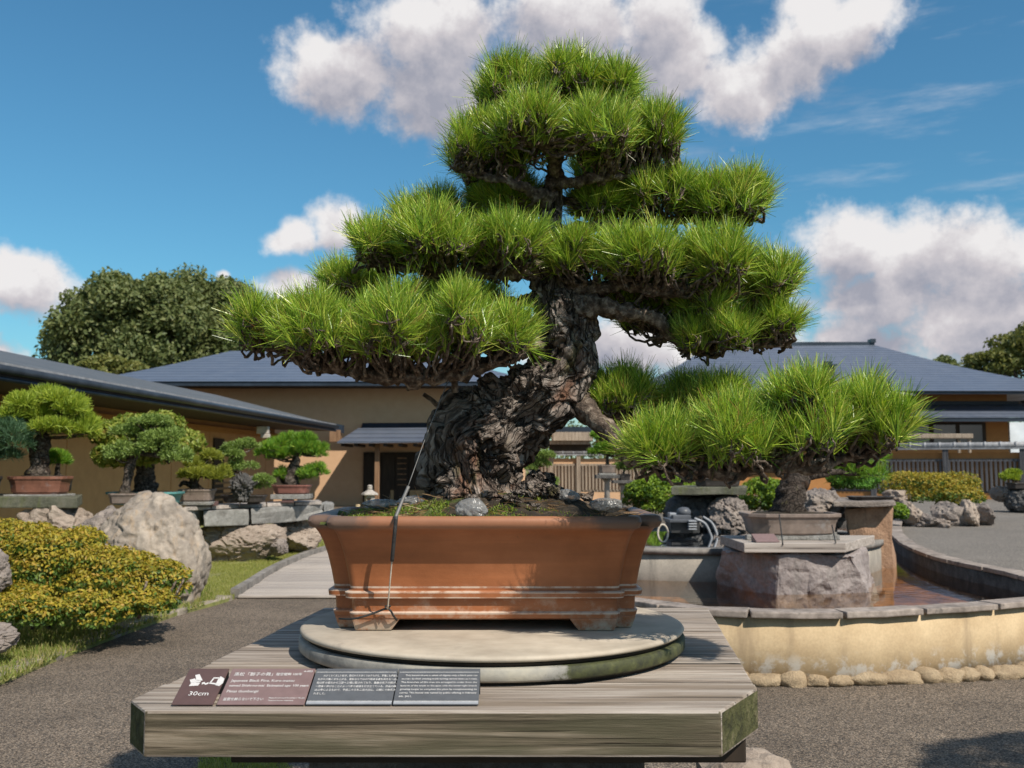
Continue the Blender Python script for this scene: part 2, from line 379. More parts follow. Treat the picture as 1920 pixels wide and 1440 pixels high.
m_footstone = stone('foot_stone_tan', [(.26, .19, .12), (.40, .30, .19), (.5, .39, .26)], 6.)
m_rock = stone('grey_rock', [(.13, .11, .10), (.25, .21, .185), (.36, .30, .25)], 5.)
m_rock_tan = stone('tan_rock', [(.20, .155, .12), (.33, .265, .215), (.44, .36, .29)], 4.)
m_rock_purple = stone('purple_rock', [(.18, .152, .145), (.30, .257, .243), (.39, .34, .32)], 4., (.24, .215, .2), .5)
m_slab = stone('slab_stone', [(.16, .15, .135), (.28, .27, .25), (.40, .385, .36)], 9.)
m_moss_slab = stone('mossy_slab', [(.06, .06, .045), (.13, .13, .095), (.22, .20, .16)], 9., (.11, .12, .05))
m_dark_rock = stone('dark_rock', [(.05, .047, .045), (.10, .095, .09), (.2, .185, .17)], 6.)
m_lantern = stone('lantern_stone', [(.28, .25, .22), (.40, .36, .32), (.5, .46, .42)], 12., bstr=.4)

# ---------------------------------------------------------------- ground
mb = MB(); mb.add([(-900, -60, 0), (900, -60, 0), (900, 1800, 0), (-900, 1800, 0)], [(0, 1, 2, 3)])
ground = struct('ground', mb.mesh('ground'), m_gravel)

# lawn and planting bed on the left, edged by kerb stones
kerb_px = [(-420, 1560), (-200, 1385), (0, 1285), (110, 1238), (230, 1192), (330, 1155), (405, 1135), (437, 1125)]
kp = [G(u, v) for u, v in kerb_px]
deck_left = [G(440, 1122), G(470, 1103), G(510, 1077), G(560, 1053), G(610, 1036), G(680, 1020), G(760, 1006)]
bed = [tuple(p)[:2] for p in kp] + [tuple(p)[:2] for p in deck_left] + [(-3.0, 30.), (-16, 30.), (-16, 3.)]
mb = MB(); mb.prism(bed, -.05, .035); lawn = struct('lawn', mb.mesh('lawn'), m_lawn)
def edge_path(pts, m): return spline([tuple(p) for p in pts], m)
E = edge_path(kp[1:], 40)
L = np.concatenate([[0], np.cumsum(np.linalg.norm(np.diff(E, axis=0), axis=1))])
kb = MB()
for i in range(len(E) - 1):
    t = E[i + 1] - E[i]; t /= np.linalg.norm(t); n = np.array((-t[1], t[0], 0)); a, c = E[i] + n * .02, E[i + 1] + n * .02; e, f = E[i + 1] + n * .16, E[i] + n * .16
    up = np.array((0, 0, .042)); kb.add([a, c, e, f, a + up, c + up, e + up, f + up], [(4, 5, 6, 7), (0, 1, 5, 4), (2, 3, 7, 6)])
kerb = struct('path_kerb', kb.mesh('path_kerb'), m_soil)
def along(d):
    return np.array([np.interp(d, L, E[:, k]) for k in range(3)])
def noisy_block(name, mat, parent, corners, z0, z1, seed, amp=.012, bev=.02, **k):
    """a stone block: bevelled prism with uneven faces"""
    b_ = MB(); b_.prism(corners, z0, z1); me = b_.mesh(name, bevel=bev, seg=2)
    bm = bmesh.new(); bm.from_mesh(me); bmesh.ops.subdivide_edges(bm, edges=[e for e in bm.edges if e.calc_length() > .12], cuts=2, use_grid_fill=True)
    V = np.array([v.co for v in bm.verts]); D = fbm(V * 6 + seed * 3.7, 3, seed)
    for i, v in enumerate(bm.verts): v.co += Vector((D[i], fbm(V[i:i+1] * 6 + 9, 2, seed)[0], D[i] * .6)) * amp
    bm.to_mesh(me); bm.free(); return obj(name, me, mat, parent, **k)
d = 0.1; i = 0
while d < L[-1] - .3:
    ln = rng.uniform(.42, .75); a = along(d); c = along(min(d + ln - .025, L[-1])); t = c - a; t /= np.linalg.norm(t); n = np.array((-t[1], t[0], 0))
    w = rng.uniform(.15, .2)
    noisy_block('kerb_stone', m_kerb, kerb, [a[:2], c[:2], (c + n * w)[:2], (a + n * w)[:2]], -.06, .05 + rng.uniform(0, .025), i, .014)
    d += ln; i += 1
# boardwalk: planks across the path, timber edge beam on the left
DL = edge_path(deck_left, 60)
bw = struct('boardwalk', MB().prism([(p[0], p[1]) for p in DL] + [(p[0] + 3.6, p[1]) for p in DL[::-1]], -.03, .008).mesh('boardwalk'), m_soil)
MB0 = MB()
for i in range(len(DL) - 1):
    a, b_ = DL[i], DL[i + 1]; MB0.hexa([(q[0] + dx, q[1], z) for z in (.0, .11) for q, dx in ((a, -.05), (a, .05), (b_, .05), (b_, -.05))])
obj('edge_beam', MB0.mesh('edge_beam'), m_kerbgrey, bw)
y = DL[0][1] - .05; pl = MB().box((0, 0, 0), (3.6, .135, .03)).mesh('plank', bevel=.004, seg=1)
while y < 23:
    x0 = np.interp(y, DL[:, 1], DL[:, 0]); o = obj('plank', pl, m_deck, bw); o.location = (x0 + .05 + rng.uniform(-.01, .01), y, .012 + rng.uniform(-.002, .002)); o.rotation_euler = (0, 0, rng.uniform(-.004, .004)); y += .152

# ---------------------------------------------------------------- pond
COPZ = .5; WAT = .33
near = [G(u, v, COPZ) for u, v in ((1180, 1124), (1260, 1137), (1333, 1144), (1431, 1147), (1520, 1148), (1612, 1147), (1710, 1142), (1803, 1137), (1920, 1127))]
far = [G(u, v, COPZ) for u, v in ((2010, 1097), (1920, 1072), (1840, 1057), (1770, 1040), (1715, 1018), (1690, 996), (1690, 976), (1705, 966))]
near = [Vector(p) for p in near]; far = [Vector(p) for p in far]
outl = [Vector((-1.4, 13.5, 0)), Vector((-1.0, 10.2, 0)), Vector((.2, 8.1, 0))] + near + [Vector((4.75, 8.0, 0))] + far + [Vector((6.6, 21.5, 0)), Vector((3.5, 22.5, 0)), Vector((.6, 20, 0))]
OP = np.array([(p.x, p.y) for p in outl])
closed = np.vstack([OP[-2:], OP, OP[:2]]); OC = spline(closed, 400); 
i0 = int(400 * 2 / (len(closed) - 1)); i1 = int(400 * (len(closed) - 2) / (len(closed) - 1)); OC = OC[i0:i1]
def offset(C, d):
    T = np.roll(C, -1, 0) - np.roll(C, 1, 0); T /= np.linalg.norm(T, axis=1)[:, None]; return C + np.stack([T[:, 1], -T[:, 0]], 1) * d
area = .5 * np.sum(OC[:, 0] * np.roll(OC[:, 1], -1) - OC[:, 1] * np.roll(OC[:, 0], -1)); sgn = 1 if area > 0 else -1
def ring(C0, C1, prof):
    """sweep: prof = list of (t, z), t=0 on C0, 1 on C1"""
    n = len(C0); V = []; 
    for t, z in prof: V.append(np.column_stack([C0 * (1 - t) + C1 * t, np.full(n, z)]))
    V = np.concatenate(V); F = []
    for k in range(len(prof)):
        k2 = (k + 1) % len(prof)
        for i in range(n): F.append((k * n + i, k * n + (i + 1) % n, k2 * n + (i + 1) % n, k2 * n + i))
    return MB().add(V, F)
Oin, Oout = offset(OC, -sgn * .15), offset(OC, -sgn * .03)
pw = tag(obj('pond_wall', ring(Oin, Oout, [(0, -.03), (1, -.03), (1, COPZ - .043), (0, COPZ - .043)]).mesh('pond_wall', True), m_pondwall), 'curved ochre rendered pond wall with stone coping behind the wooden table', 'wall')
# coping stones
Cl = offset(OC, 0); cum = np.concatenate([[0], np.cumsum(np.linalg.norm(np.diff(np.vstack([OC, OC[:1]]), axis=0), axis=1))])
OCc = np.vstack([OC, OC[:1]])
def oat(d): return np.array([np.interp(d % cum[-1], cum, OCc[:, k]) for k in (0, 1)])
d = 0; i = 0
while d < cum[-1] - .2:
    ln = rng.uniform(.62, .78); a = oat(d + .008); mid = oat(d + ln / 2); c = oat(d + ln - .012)
    def nrm(p, q): t = q - p; t = t / np.linalg.norm(t); return sgn * np.array((t[1], -t[0]))
    na, nc, nm_ = nrm(a, mid), nrm(mid, c), nrm(a, c)
    q = [a - na * .17, mid - nm_ * .17, c - nc * .17, c + nc * .02, mid + nm_ * .02, a + na * .02]
    if a[1] < 12.5 or a[0] > 4: noisy_block('coping_stone', m_coping, pw, q, COPZ - .042, COPZ + rng.uniform(-.003, .004), 40 + i, .005, .009)
    d += ln; i += 1
# rounded foot stones along the wall
def rock_arr(size, seed, sub=3, planes=12, rough=.07, fr=1.6, round_=.35):
    bm = bmesh.new(); bmesh.ops.create_icosphere(bm, subdivisions=sub, radius=1); V = np.array([v.co for v in bm.verts]); F = np.array([[v.index for v in f.verts] for f in bm.faces]); bm.free()
    r_ = np.random.default_rng(seed); N = r_.normal(size=(planes, 3)); N /= np.linalg.norm(N, axis=1)[:, None]; dd = r_.uniform(.68, 1., planes)
    q = V @ N.T; rr = np.where(q > .05, dd / np.maximum(q, .05), 9); rr = np.minimum(rr.min(1), 1.25)
    rr = rr * (1 - round_) + round_
    w1, w2, _c = worley(V * 1.9 + seed * 1.7 + .25 * np.stack([fbm(V * 3 + k, 2, seed + k) for k in range(3)], 1), seed); rr = rr * (1 - rough * .9 * np.exp(-((w2 - w1) / .07) ** 2) + rough * .5 * (_c - .5))
    P = V * rr[:, None]; P = P * (1 + rough * fbm(V * fr + seed, 4, seed) + rough * .45 * fbm(V * fr * 4 + seed, 3, seed + 3))[:, None]
    return P * np.array(size), F
def rock(name, mat, c, size, seed, parent=None, smooth=False, rot=0, **k):
    sub = k.pop('sub', 4); kw = {a: k.pop(a) for a in ('planes', 'rough', 'fr', 'round_') if a in k}
    V, F = rock_arr(size, seed, sub, **kw); cs, sn = math.cos(rot), math.sin(rot)
    V = np.column_stack([V[:, 0] * cs - V[:, 1] * sn, V[:, 0] * sn + V[:, 1] * cs, V[:, 2]]) + np.array(c)
    return obj(name, arr_mesh(name, V, F, smooth), mat, parent, **k)
s_near = [G(u, v, 0) for u, v in ((1300, 1284), (1400, 1281), (1500, 1283), (1600, 1281), (1700, 1277), (1800, 1273), (1920, 1266), (2040, 1252))]
SP = spline([tuple(p) for p in s_near], 200); sc = np.concatenate([[0], np.cumsum(np.linalg.norm(np.diff(SP, axis=0), axis=1))])
d = 0; i = 0
while d < sc[-1]:
    w = rng.uniform(.13, .30); p = [np.interp(d + w / 2, sc, SP[:, k]) for k in range(3)]
    rock('foot_stone', m_footstone, (p[0], p[1] - .03, .03), (w * .60, .09, rng.uniform(.05, .085)), 300 + i, pw, True, sub=3, round_=.45, rough=.10); d += w * .90; i += 1
obj('dark_inner_ring', ring(offset(OC, -sgn * .162), offset(OC, -sgn * .1505), [(0, .05), (1, .05), (1, COPZ - .046), (0, COPZ - .046)]).mesh('dark_inner_ring', True), m_dark_rock, pw)  # separate dark ring laid over the inner face of the wall
# water and bed
m_bed = M('pond_bed', [(.28, (.05, .022, .01)), (.45, (.19, .085, .022)), (.62, (.40, .185, .045)), (.8, (.13, .095, .04))], 9, detail=8, bstr=.6, big=.5, bigscale=1.3)
def water_mat(name, tint, wave=6., ws=.02, wst=.12):
    m, nt, b = mat_base(name); nt.nodes.remove(b); v = coords(nt, (1, 1.6, 1))
    t = nt.nodes.new('ShaderNodeBsdfTransparent'); t.inputs[0].default_value = tint + (1,)
    g = nt.nodes.new('ShaderNodeBsdfGlossy'); g.inputs['Roughness'].default_value = .03; g.inputs[0].default_value = (.95, .97, 1, 1)
    fr = nt.nodes.new('ShaderNodeFresnel'); fr.inputs[0].default_value = 1.22
    bp = nt.nodes.new('ShaderNodeBump'); bp.inputs['Strength'].default_value = wst; bp.inputs['Distance'].default_value = ws
    nt.links.new(noise(nt, v, wave, 3, .5), bp.inputs['Height']); nt.links.new(bp.outputs[0], g.inputs['Normal']); nt.links.new(bp.outputs[0], fr.inputs['Normal'])
    x = nt.nodes.new('ShaderNodeMixShader'); nt.links.new(fr.outputs[0], x.inputs[0]); nt.links.new(t.outputs[0], x.inputs[1]); nt.links.new(g.outputs[0], x.inputs[2])
    nt.links.new(x.outputs[0], nt.nodes['Material Output'].inputs[0]); return m
m_water = water_mat('pond_water_surface', (.9, .80, .66), 7., .02, .05); m_pool = water_mat('pool_water_surface', (.45, .42, .36), 3., .01, .06)
Oi = offset(OC, -sgn * .157)
struct('pond_bed', MB().prism([tuple(p) for p in Oi], .02, WAT - .16).mesh('pond_bed'), m_bed)
mb = MB(); mb.add(np.column_stack([Oi, np.full(len(Oi), WAT)]), [tuple(range(len(Oi)))]); struct('pond_water', mb.mesh('pond_water'), m_water)
# promenade on the far bank, level with the coping
pr = [(p.x + .02, p.y) for p in far[1:]]
pr = [(p.x, p.y) for p in [Vector((5.6, 8.0, 0))]] + [tuple(q) for q in offset(OC, sgn * .0) if q[0] > 4.9 and 8.3 < q[1] < 21] + [(7.2, 21.), (19, 60), (80, 60), (80, 8)]
struct('promenade', MB().prism(pr, -.02, COPZ - .10).mesh('promenade'), m_prom)
# island basin with an upper pool
IC, IR = (2.2, 12.45), 2.22; th = np.linspace(0, 2 * np.pi, 160, endpoint=False)
Ic = np.column_stack([IC[0] + IR * np.cos(th), IC[1] + IR * np.sin(th)])
isl = tag(obj('island_wall', ring(offset(Ic, -.24), Ic, [(0, .1), (1, .1), (1, .60), (0, .60)]).mesh('island_wall', True), m_island), 'low stained grey concrete ring wall holding the raised pool', 'wall')
obj('wall_cap', ring(offset(Ic, -.25), offset(Ic, .03), [(0, .602), (1, .602), (1, .66), (0, .66)]).mesh('wall_cap', True), m_kerbgrey, isl)
Ii = offset(Ic, -.23)
struct('raised_pool_bed', MB().prism([tuple(p) for p in Ii], .2, .4).mesh('raised_pool_bed'), M('pool_bed', [(.3, (.01, .011, .009)), (.7, (.03, .03, .022))], 6))
mb = MB(); mb.add(np.column_stack([Ii, np.full(len(Ii), .615)]), [tuple(range(len(Ii)))]); struct('raised_pool_water', mb.mesh('raised_pool_water'), m_pool)
# ---------------------------------------------------------------- buildings
def eave_pt(t):  # left building eave line, t = y
    return np.interp(t, [8, 14.2, 35.1], [-7.57, -7.26, -6.2])
EZ = 2.89
def ext(y): return eave_pt(y)
lb = thing('long_ochre_building', 'long low ochre building with sloping grey eaves along the left edge', 'building', (-9, 22, 0))
ys = [9.0, 14.2, 25.0, 35.1]
ex = lambda y: -7.26 + (y - 14.2) * (1.06 / 20.9)
def quadstrip(name, A, B, mat, parent, thick=None, **k):
    mb = MB(); n = len(A)
    if thick is None: mb.add(list(A) + list(B), [(i, i + 1, n + i + 1, n + i) for i in range(n - 1)])
    else:
        for i in range(n - 1):
            a0, a1, b0, b1 = map(Vector, (A[i], A[i + 1], B[i], B[i + 1])); t = Vector(thick)
            mb.hexa([a0, a1, b1, b0, a0 + t, a1 + t, b1 + t, b0 + t])
    return obj(name, mb.mesh(name), mat, parent, **k)
wx = lambda y: ex(y) - 2.0
y0, y1 = 9.0, 34.6
quadstrip('wall', [(wx(y0), y0, 0), (wx(y1), y1, 0)], [(wx(y0), y0, 2.95), (wx(y1), y1, 2.95)], m_ochre, lb, (-.25, 0, 0))
quadstrip('wall', [(wx(y1) - 6, y1 - .25, 0), (wx(y1) - .26, y1 - .25, 0)], [(wx(y1) - 6, y1 - .25, 2.75), (wx(y1) - .26, y1 - .25, 2.75)], m_ochre, lb, (0, .25, 0))
quadstrip('wall_plate', [(wx(y0) + .02, y0, 2.48), (wx(y1) + .02, y1, 2.48)], [(wx(y0) + .02, y0, 2.62), (wx(y1) + .02, y1, 2.62)], m_brown, lb, (.1, 0, 0))
for yy in np.arange(12, 34, 2.7):   # panel joints of the wall
    b_ = MB().box((wx(yy) - .01, yy, .0), (wx(yy) + .008, yy + .018, 2.5)); obj('wall_joint', b_.mesh('wall_joint'), m_brown, lb)
quadstrip('roof', [(ex(8.5), 8.5, EZ), (ex(35.1), 35.1, EZ)], [(ex(8.5) - 4.2, 8.5, EZ + 1.05), (ex(35.1) - 4.2, 35.1, EZ + 1.05)], m_roof2, lb, (0, 0, .06))
quadstrip('soffit', [(ex(8.5) - .05, 8.5, EZ - .17), (ex(35.1) - .05, 35.1, EZ - .17)], [(ex(8.5) - 2.05, 8.5, EZ - .12), (ex(35.1) - 2.05, 35.1, EZ - .12)], m_dark, lb, (0, 0, .04))
quadstrip('fascia_board', [(ex(8.5) - .06, 8.5, EZ - .16), (ex(35.1) - .06, 35.1, EZ - .16)], [(ex(8.5) - .06, 8.5, EZ + .03), (ex(35.1) - .06, 35.1, EZ + .03)], m_fascia, lb, (.03, 0, 0))
quadstrip('eave_trim', [(ex(8.5) - .02, 8.5, EZ + .035), (ex(35.1) - .02, 35.1, EZ + .035)], [(ex(8.5) - .02, 8.5, EZ + .085), (ex(35.1) - .02, 35.1, EZ + .085)], m_tile, lb, (.035, 0, 0))
g = MB(); g.tube([(ex(8.5) - .01, 8.5, EZ - .15), (ex(35.1) - .01, 35.1, EZ - .15)], .035, 8); obj('lower_pipe', g.mesh('lower_pipe', True), m_gutter, lb)
g = MB(); P = [(ex(8.5) + .05, 8.5, EZ - .02), (ex(35.1) + .05, 35.1, EZ - .02)]; g.tube(P, .065, 10); obj('gutter', g.mesh('gutter', True), m_gutter, lb)
# gable-end slab behind: dark lower roof edge
quadstrip('roof_edge_beam', [at(372, 742, 36.2), at(642, 797, 36.2)], [at(372, 756, 36.2), at(642, 812, 36.2)], m_fascia, lb, (0, .4, 0))
b_ = MB(); pbox(b_, 618, 806, 638, 828, 36.1, .35); obj('beam_bracket', b_.mesh('beam_bracket'), m_post, lb)
b_ = MB(); b_.box((wx(28.5) - .02, 28.5, 0.05), (wx(28.5) + .05, 30.2, 2.3)); obj('door', b_.mesh('door'), m_dark, lb)
for k in range(7):
    b_ = MB().box((wx(28.6) + .03, 28.6, .5 + k * .16), (wx(28.6) + .075, 30.1, .56 + k * .16)); obj('door_slat', b_.mesh('door_slat'), m_post, lb)
# lamp by the eave
lp = MB(); c = at(493, 812, 27.5); lp.box((c.x - .16, c.y - .1, c.z - .02), (c.x + .16, c.y + .1, c.z + .18)); lp.box((c.x - .04, c.y - .12, c.z - .14), (c.x + .2, c.y + .05, c.z - .025)); obj('wall_lamp', lp.mesh('wall_lamp', bevel=.02), m_concrete, lb)

# main hall
MY = 38.0
mh = thing('main_hall', 'large ochre hall with blue-grey hipped roof behind the big bonsai trunk', 'building', (-8, 42, 0))
EZm = at(600, 715, MY - 1.8).z
xl, xr = at(150, 720, MY - 1.8).x, at(1010, 720, MY - 1.8).x
b_ = MB(); b_.box((xl + 1.8, MY, 0), (at(985, 800, MY).x, MY + 12, EZm + .3)); obj('wall', b_.mesh('wall'), m_ochre2, mh)
ra, rb_ = at(432, 658, MY + 6), at(800, 658, MY + 6)
def hip(mbx, x0, x1, ya, yb, ez, A, B, curve=.0, n=10):
    """hipped roof with optional concave sweep"""
    corners = [Vector((x0, ya, ez)), Vector((x1, ya, ez)), Vector((x1, yb, ez)), Vector((x0, yb, ez))]
    A = Vector(A); B = Vector(B)
    def slope(p0, p1, q0, q1):
        V = []
        for i in range(n + 1):
            t = i / n; s = t - curve * math.sin(math.pi * t) 
            a = p0.lerp(q0, t); c = p1.lerp(q1, t); a.z = p0.z + (q0.z - p0.z) * s; c.z = p1.z + (q1.z - p1.z) * s
            V += [a, c]
        mbx.add(V, [(2 * i, 2 * i + 1, 2 * i + 3, 2 * i + 2) for i in range(n)])
    slope(corners[0], corners[1], A, B); slope(corners[2], corners[3], B, A); slope(corners[3], corners[0], A, A); slope(corners[1], corners[2], B, B)
    return mbx
hm = hip(MB(), xl, xr, MY - 1.8, MY + 13.8, EZm, ra, rb_, .03); obj('roof', hm.mesh('roof'), m_roof, mh)
b_ = MB().box((xl + .05, MY - 1.75, EZm - .16), (xr - .05, MY - 1.65, EZm - .004)); obj('fascia_board', b_.mesh('fascia_board'), m_fascia, mh)
b_ = MB().box((xl + .1, MY - 1.6, EZm - .12), (xr - .1, MY + 12, EZm - .06)); obj('soffit', b_.mesh('soffit'), m_dark, mh)
# entrance canopy with post, doors
cy0 = MY - 2.6
can = thing('entrance_canopy', 'small grey-blue porch roof over the dark doorway left of the trunk', 'canopy', at(720, 948, cy0))
A0, A1 = at(632, 831, cy0), at(900, 829, cy0); B0, B1 = at(672, 805, MY - .6), at(900, 803, MY - .6)
quadstrip('canopy_roof', [A0, A1], [B0, B1], m_roof, can, (0, 0, .05))
quadstrip('ridge_cap', [at(676, 805, MY - .62), at(900, 803, MY - .62)], [at(680, 793, MY - .3), at(900, 792, MY - .3)], m_fascia, can, (0, .25, 0))
for u in (643, 667, 695, 722, 750, 778):
    p = at(u, 833, cy0 + .1); b_ = MB().box((p.x - .07, p.y, p.z - .07), (p.x + .07, MY - .6, p.z + .03)); obj('rafter', b_.mesh('rafter'), m_dark, can)
p = at(707, 835, cy0 + .5); b_ = MB().box((p.x - .085, cy0 + .5, 0), (p.x + .085, cy0 + .67, p.z + .05)); obj('post', b_.mesh('post', bevel=.01, seg=1), m_post, can)
dr = thing('entrance_door', 'dark timber sliding doors with pale lower panels under the porch roof', 'door', at(740, 946, MY))
b_ = MB(); pbox(b_, 681, 848, 800, 946, MY - .08, .07); obj('door_frame', b_.mesh('door_frame'), m_dark, dr)
for (u0, u1) in ((684, 712), (716, 739), (742, 764), (768, 796)):
    b_ = MB(); pbox(b_, u0, 853, u1, 916, MY - .12, .036); obj('door_panel', b_.mesh('door_panel'), m_dark, dr)
m_cream = M('cream_panel', [(.3, (.42, .28, .14)), (.7, (.5, .34, .18))], 6, bstr=0)
for (u0, u1) in ((732, 738), (768, 796)):
    b_ = MB(); pbox(b_, u0, 919, u1, 944, MY - .12, .036); obj('lower_panel', b_.mesh('lower_panel'), m_cream, dr)
for k in range(6):
    b_ = MB(); pbox(b_, 745, 858 + k * 10, 762, 860 + k * 10, MY - .135, .014); obj('door_rail', b_.mesh('door_rail'), m_post, dr)
# stone lantern and stump by the door
def lathe(prof, n=20, c=(0, 0, 0), sq=None):
    th = np.linspace(0, 2 * np.pi, n, endpoint=False); V = []
    for r, z in prof: V += [(c[0] + r * math.cos(t), c[1] + r * math.sin(t), c[2] + z) for t in th]
    m = len(prof); F = [(i * n + j, i * n + (j + 1) % n, (i + 1) * n + (j + 1) % n, (i + 1) * n + j) for i in range(m - 1) for j in range(n)]
    F += [tuple(range(n))[::-1], tuple(range((m - 1) * n, m * n))]; return V, F
lc = at(693, 950, 30); lz = lc.z; k = pm(30)
ln = thing('stone_lantern', 'small stone lantern with rounded cap in front of the dark doorway', 'lantern', (lc.x, 30, 0))
def lpart(name, prof, n=6): obj(name, MB().add(*lathe([(r * k, z) for r, z in prof], n, (lc.x, 30, 0))).mesh(name, bevel=.006, seg=1), m_lantern, ln)
zz = lambda v: at(693, v, 30).z
lpart('pedestal', [(11, 0), (11, zz(965)), (8, zz(962)), (8, zz(948))]); lpart('firebox', [(10, zz(948) + .003), (10.5, zz(946)), (9.5, zz(929))]); lpart('roof_cap', [(11, zz(929) + .003), (16.5, zz(928)), (15, zz(925)), (8, zz(921)), (5, zz(918))], 6)
lpart('finial', [(4, zz(918) + .003), (5, zz(916)), (4.4, zz(913)), (5, zz(911)), (2, zz(909))], 14)
b_ = MB().box((lc.x - 3 * k, 30 - 9.9 * k, zz(944)), (lc.x + 3 * k, 30 - 8.2 * k, zz(933))); obj('firebox_opening', b_.mesh('firebox_opening'), m_dark, ln)
st = at(671, 952, 26); tag(obj('timber_stake', MB().add(*lathe([(.06, 0), (.06, at(671, 948, 26).z), (.055, at(671, 946, 26).z)], 14, (st.x, 26, 0))).mesh('timber_stake', True), M('pale_timber', [(.3, (.45, .33, .18)), (.7, (.6, .46, .28))], 8)), 'short pale timber stake beside the stone lantern', 'stake')

# right-hand pavilion
RY = 53.0
rv = thing('pavilion', 'brown pavilion with broad curved grey hipped roof on the right', 'building', (14, 50, 0))
re = at(1800, 733, RY - 2).z
x0, x1 = at(1165, 735, RY - 2).x, at(2060, 735, RY - 2).x
A, B = at(1330, 648, RY + 7), at(1633, 645, RY + 7)
obj('roof', hip(MB(), x0, x1, RY - 2, RY + 16, re, A, B, .07, 14).mesh('roof', True), m_roof, rv)
b_ = MB(); b_.box((A.x, RY + 6.8, A.z - .1), (B.x + .15, RY + 7.2, A.z + .2)); b_.box((B.x - .1, RY + 6.7, A.z + .15), (B.x + .2, RY + 7.3, A.z + .38)); obj('ridge', b_.mesh('ridge'), m_gutter, rv)
cz = at(1553, 690, RY + 1.5); b_ = MB(); b_.box((cz.x - .28, cz.y - .2, cz.z - .6), (cz.x + .28, cz.y + .3, cz.z + .1)); b_.box((cz.x - .4, cz.y - .3, cz.z + .1), (cz.x + .4, cz.y + .4, cz.z + .18)); b_.box((cz.x - .2, cz.y - .1, cz.z + .18), (cz.x + .2, cz.y + .2, cz.z + .36)); obj('chimney', b_.mesh('chimney'), m_fascia, rv)
wl, wr = at(1190, 800, RY).x, at(1890, 800, RY).x
b_ = MB().box((wl, RY, 0), (wr, RY + 12, re + .1)); obj('wall', b_.mesh('wall'), m_brown, rv)
b_ = MB().box((x0 + .1, RY - 1.9, re - .15), (x1 - .1, RY - 1.8, re - .01)); obj('fascia_board', b_.mesh('fascia_board'), m_fascia, rv)
lz0 = at(1800, 783, RY - 2.2).z; lz1 = at(1800, 768, RY - .2).z
quadstrip('lower_roof', [(wl, RY - 2.2, lz0), (wr + 3, RY - 2.2, lz0)], [(wl, RY - .05, lz1 + .25), (wr + 3, RY - .05, lz1 + .25)], m_roof, rv, (0, 0, .06))
b_ = MB().box((wl, RY - 2.15, lz0 - .2), (wr + 2.9, RY - 2.05, lz0 - .004)); obj('lower_fascia', b_.mesh('lower_fascia'), m_fascia, rv)
b_ = MB(); pbox(b_, 1290, 752, 1910, 767, RY - .1, .08); obj('dark_band', b_.mesh('dark_band'), m_fascia, rv)
quadstrip('side_awning', [at(1680, 737, RY - 2.3), at(1716, 742, RY - 2.3)], [at(1680, 731, RY - 1), at(1712, 738, RY - 1)], m_tile, rv, (0, 0, .05))
wf = MB(); pbox(wf, 1694, 792, 1849, 836, RY - .09, .085); wo_ = obj('window', wf.mesh('window'), m_dark, rv)
for (u0, u1) in ((1702, 1742), (1751, 1792), (1800, 1842)):
    b_ = MB(); pbox(b_, u0, 796, u1, 834, RY - .12, .025); obj('pane', b_.mesh('pane'), m_glassdark, wo_)
b_ = MB(); pbox(b_, 1894, 792, 1990, 850, RY + 6, .2); tag(obj('white_building', b_.mesh('white_building'), M('pale_wall', [(.3, (.6, .66, .72)), (.7, (.7, .75, .8))], 2, bstr=0)), 'pale distant building seen past the right corner of the pavilion', 'building')

# slatted fences with tiled caps
def fence(label, P0_, P1_, ztop, zbase, mat, n, pitch_posts, wallmat):
    P0_, P1_ = Vector(P0_), Vector(P1_); d = (P1_ - P0_); ln_ = d.length; d.normalize(); nrm_ = Vector((d.y, -d.x, 0)); ang = math.atan2(d.y, d.x)
    f = thing('slatted_fence', label, 'fence', P0_)
    def seg(name, a, b, off0, off1, z0, z1, m_):
        q = [P0_ + d * a + nrm_ * off0, P0_ + d * b + nrm_ * off0, P0_ + d * b + nrm_ * off1, P0_ + d * a + nrm_ * off1]
        return obj(name, MB().prism([(p.x, p.y) for p in q], z0, z1).mesh(name), m_, f)
    h = ztop - zbase
    seg('plinth', 0, ln_, -.08, .06, zbase - .1, zbase + .24 * h, wallmat); seg('back_wall', 0, ln_, -.07, -.02, zbase + .24 * h, ztop - .12 * h, wallmat)
    seg('top_rail', 0, ln_, -.01, .07, ztop - .26 * h, ztop - .22 * h, mat); seg('bottom_rail', 0, ln_, -.01, .07, zbase + .243 * h, zbase + .28 * h, mat)
    cap = MB(); cap.tube([P0_ + Vector((0, 0, ztop - P0_.z)), P0_ + d * ln_ + Vector((0, 0, ztop - P0_.z))], .10, 10); obj('tile_cap', cap.mesh('tile_cap', True), m_tile, f)
    seg('cap_board', 0, ln_, -.16, .2, ztop - .14, ztop - .085, m_tile)
    rm = MB(); rm.tube([(0, 0, 0), (.07, 0, 0)], .122, 10); rme = rm.mesh('cap_tile_joint', True)
    for s_ in np.arange(.3, ln_, .47):
        o = obj('cap_tile_joint', rme, m_tile, f); o.location = P0_ + d * s_ + Vector((0, 0, ztop - P0_.z)); o.rotation_euler = (0, 0, ang)
    sw = ln_ / n; sm_ = MB().box((-sw * .27, -.02, 0), (sw * .27, .02, .47 * h)).mesh('slat')
    for i in range(n):
        o = obj('slat', sm_, mat, f); q = P0_ + d * (i + .5) * sw + nrm_ * (.09); o.location = (q.x, q.y, zbase + .27 * h + rng.uniform(-.012, .012)); o.rotation_euler = (0, 0, ang)
    for s_ in np.arange(pitch_posts * .62, ln_, pitch_posts):
        seg('post', s_ - .09, s_ + .09, .0, .17, zbase - .1, ztop - .14, mat)
FY = 44.0
a, b_ = at(1000, 925, FY), at(1345, 925, FY)
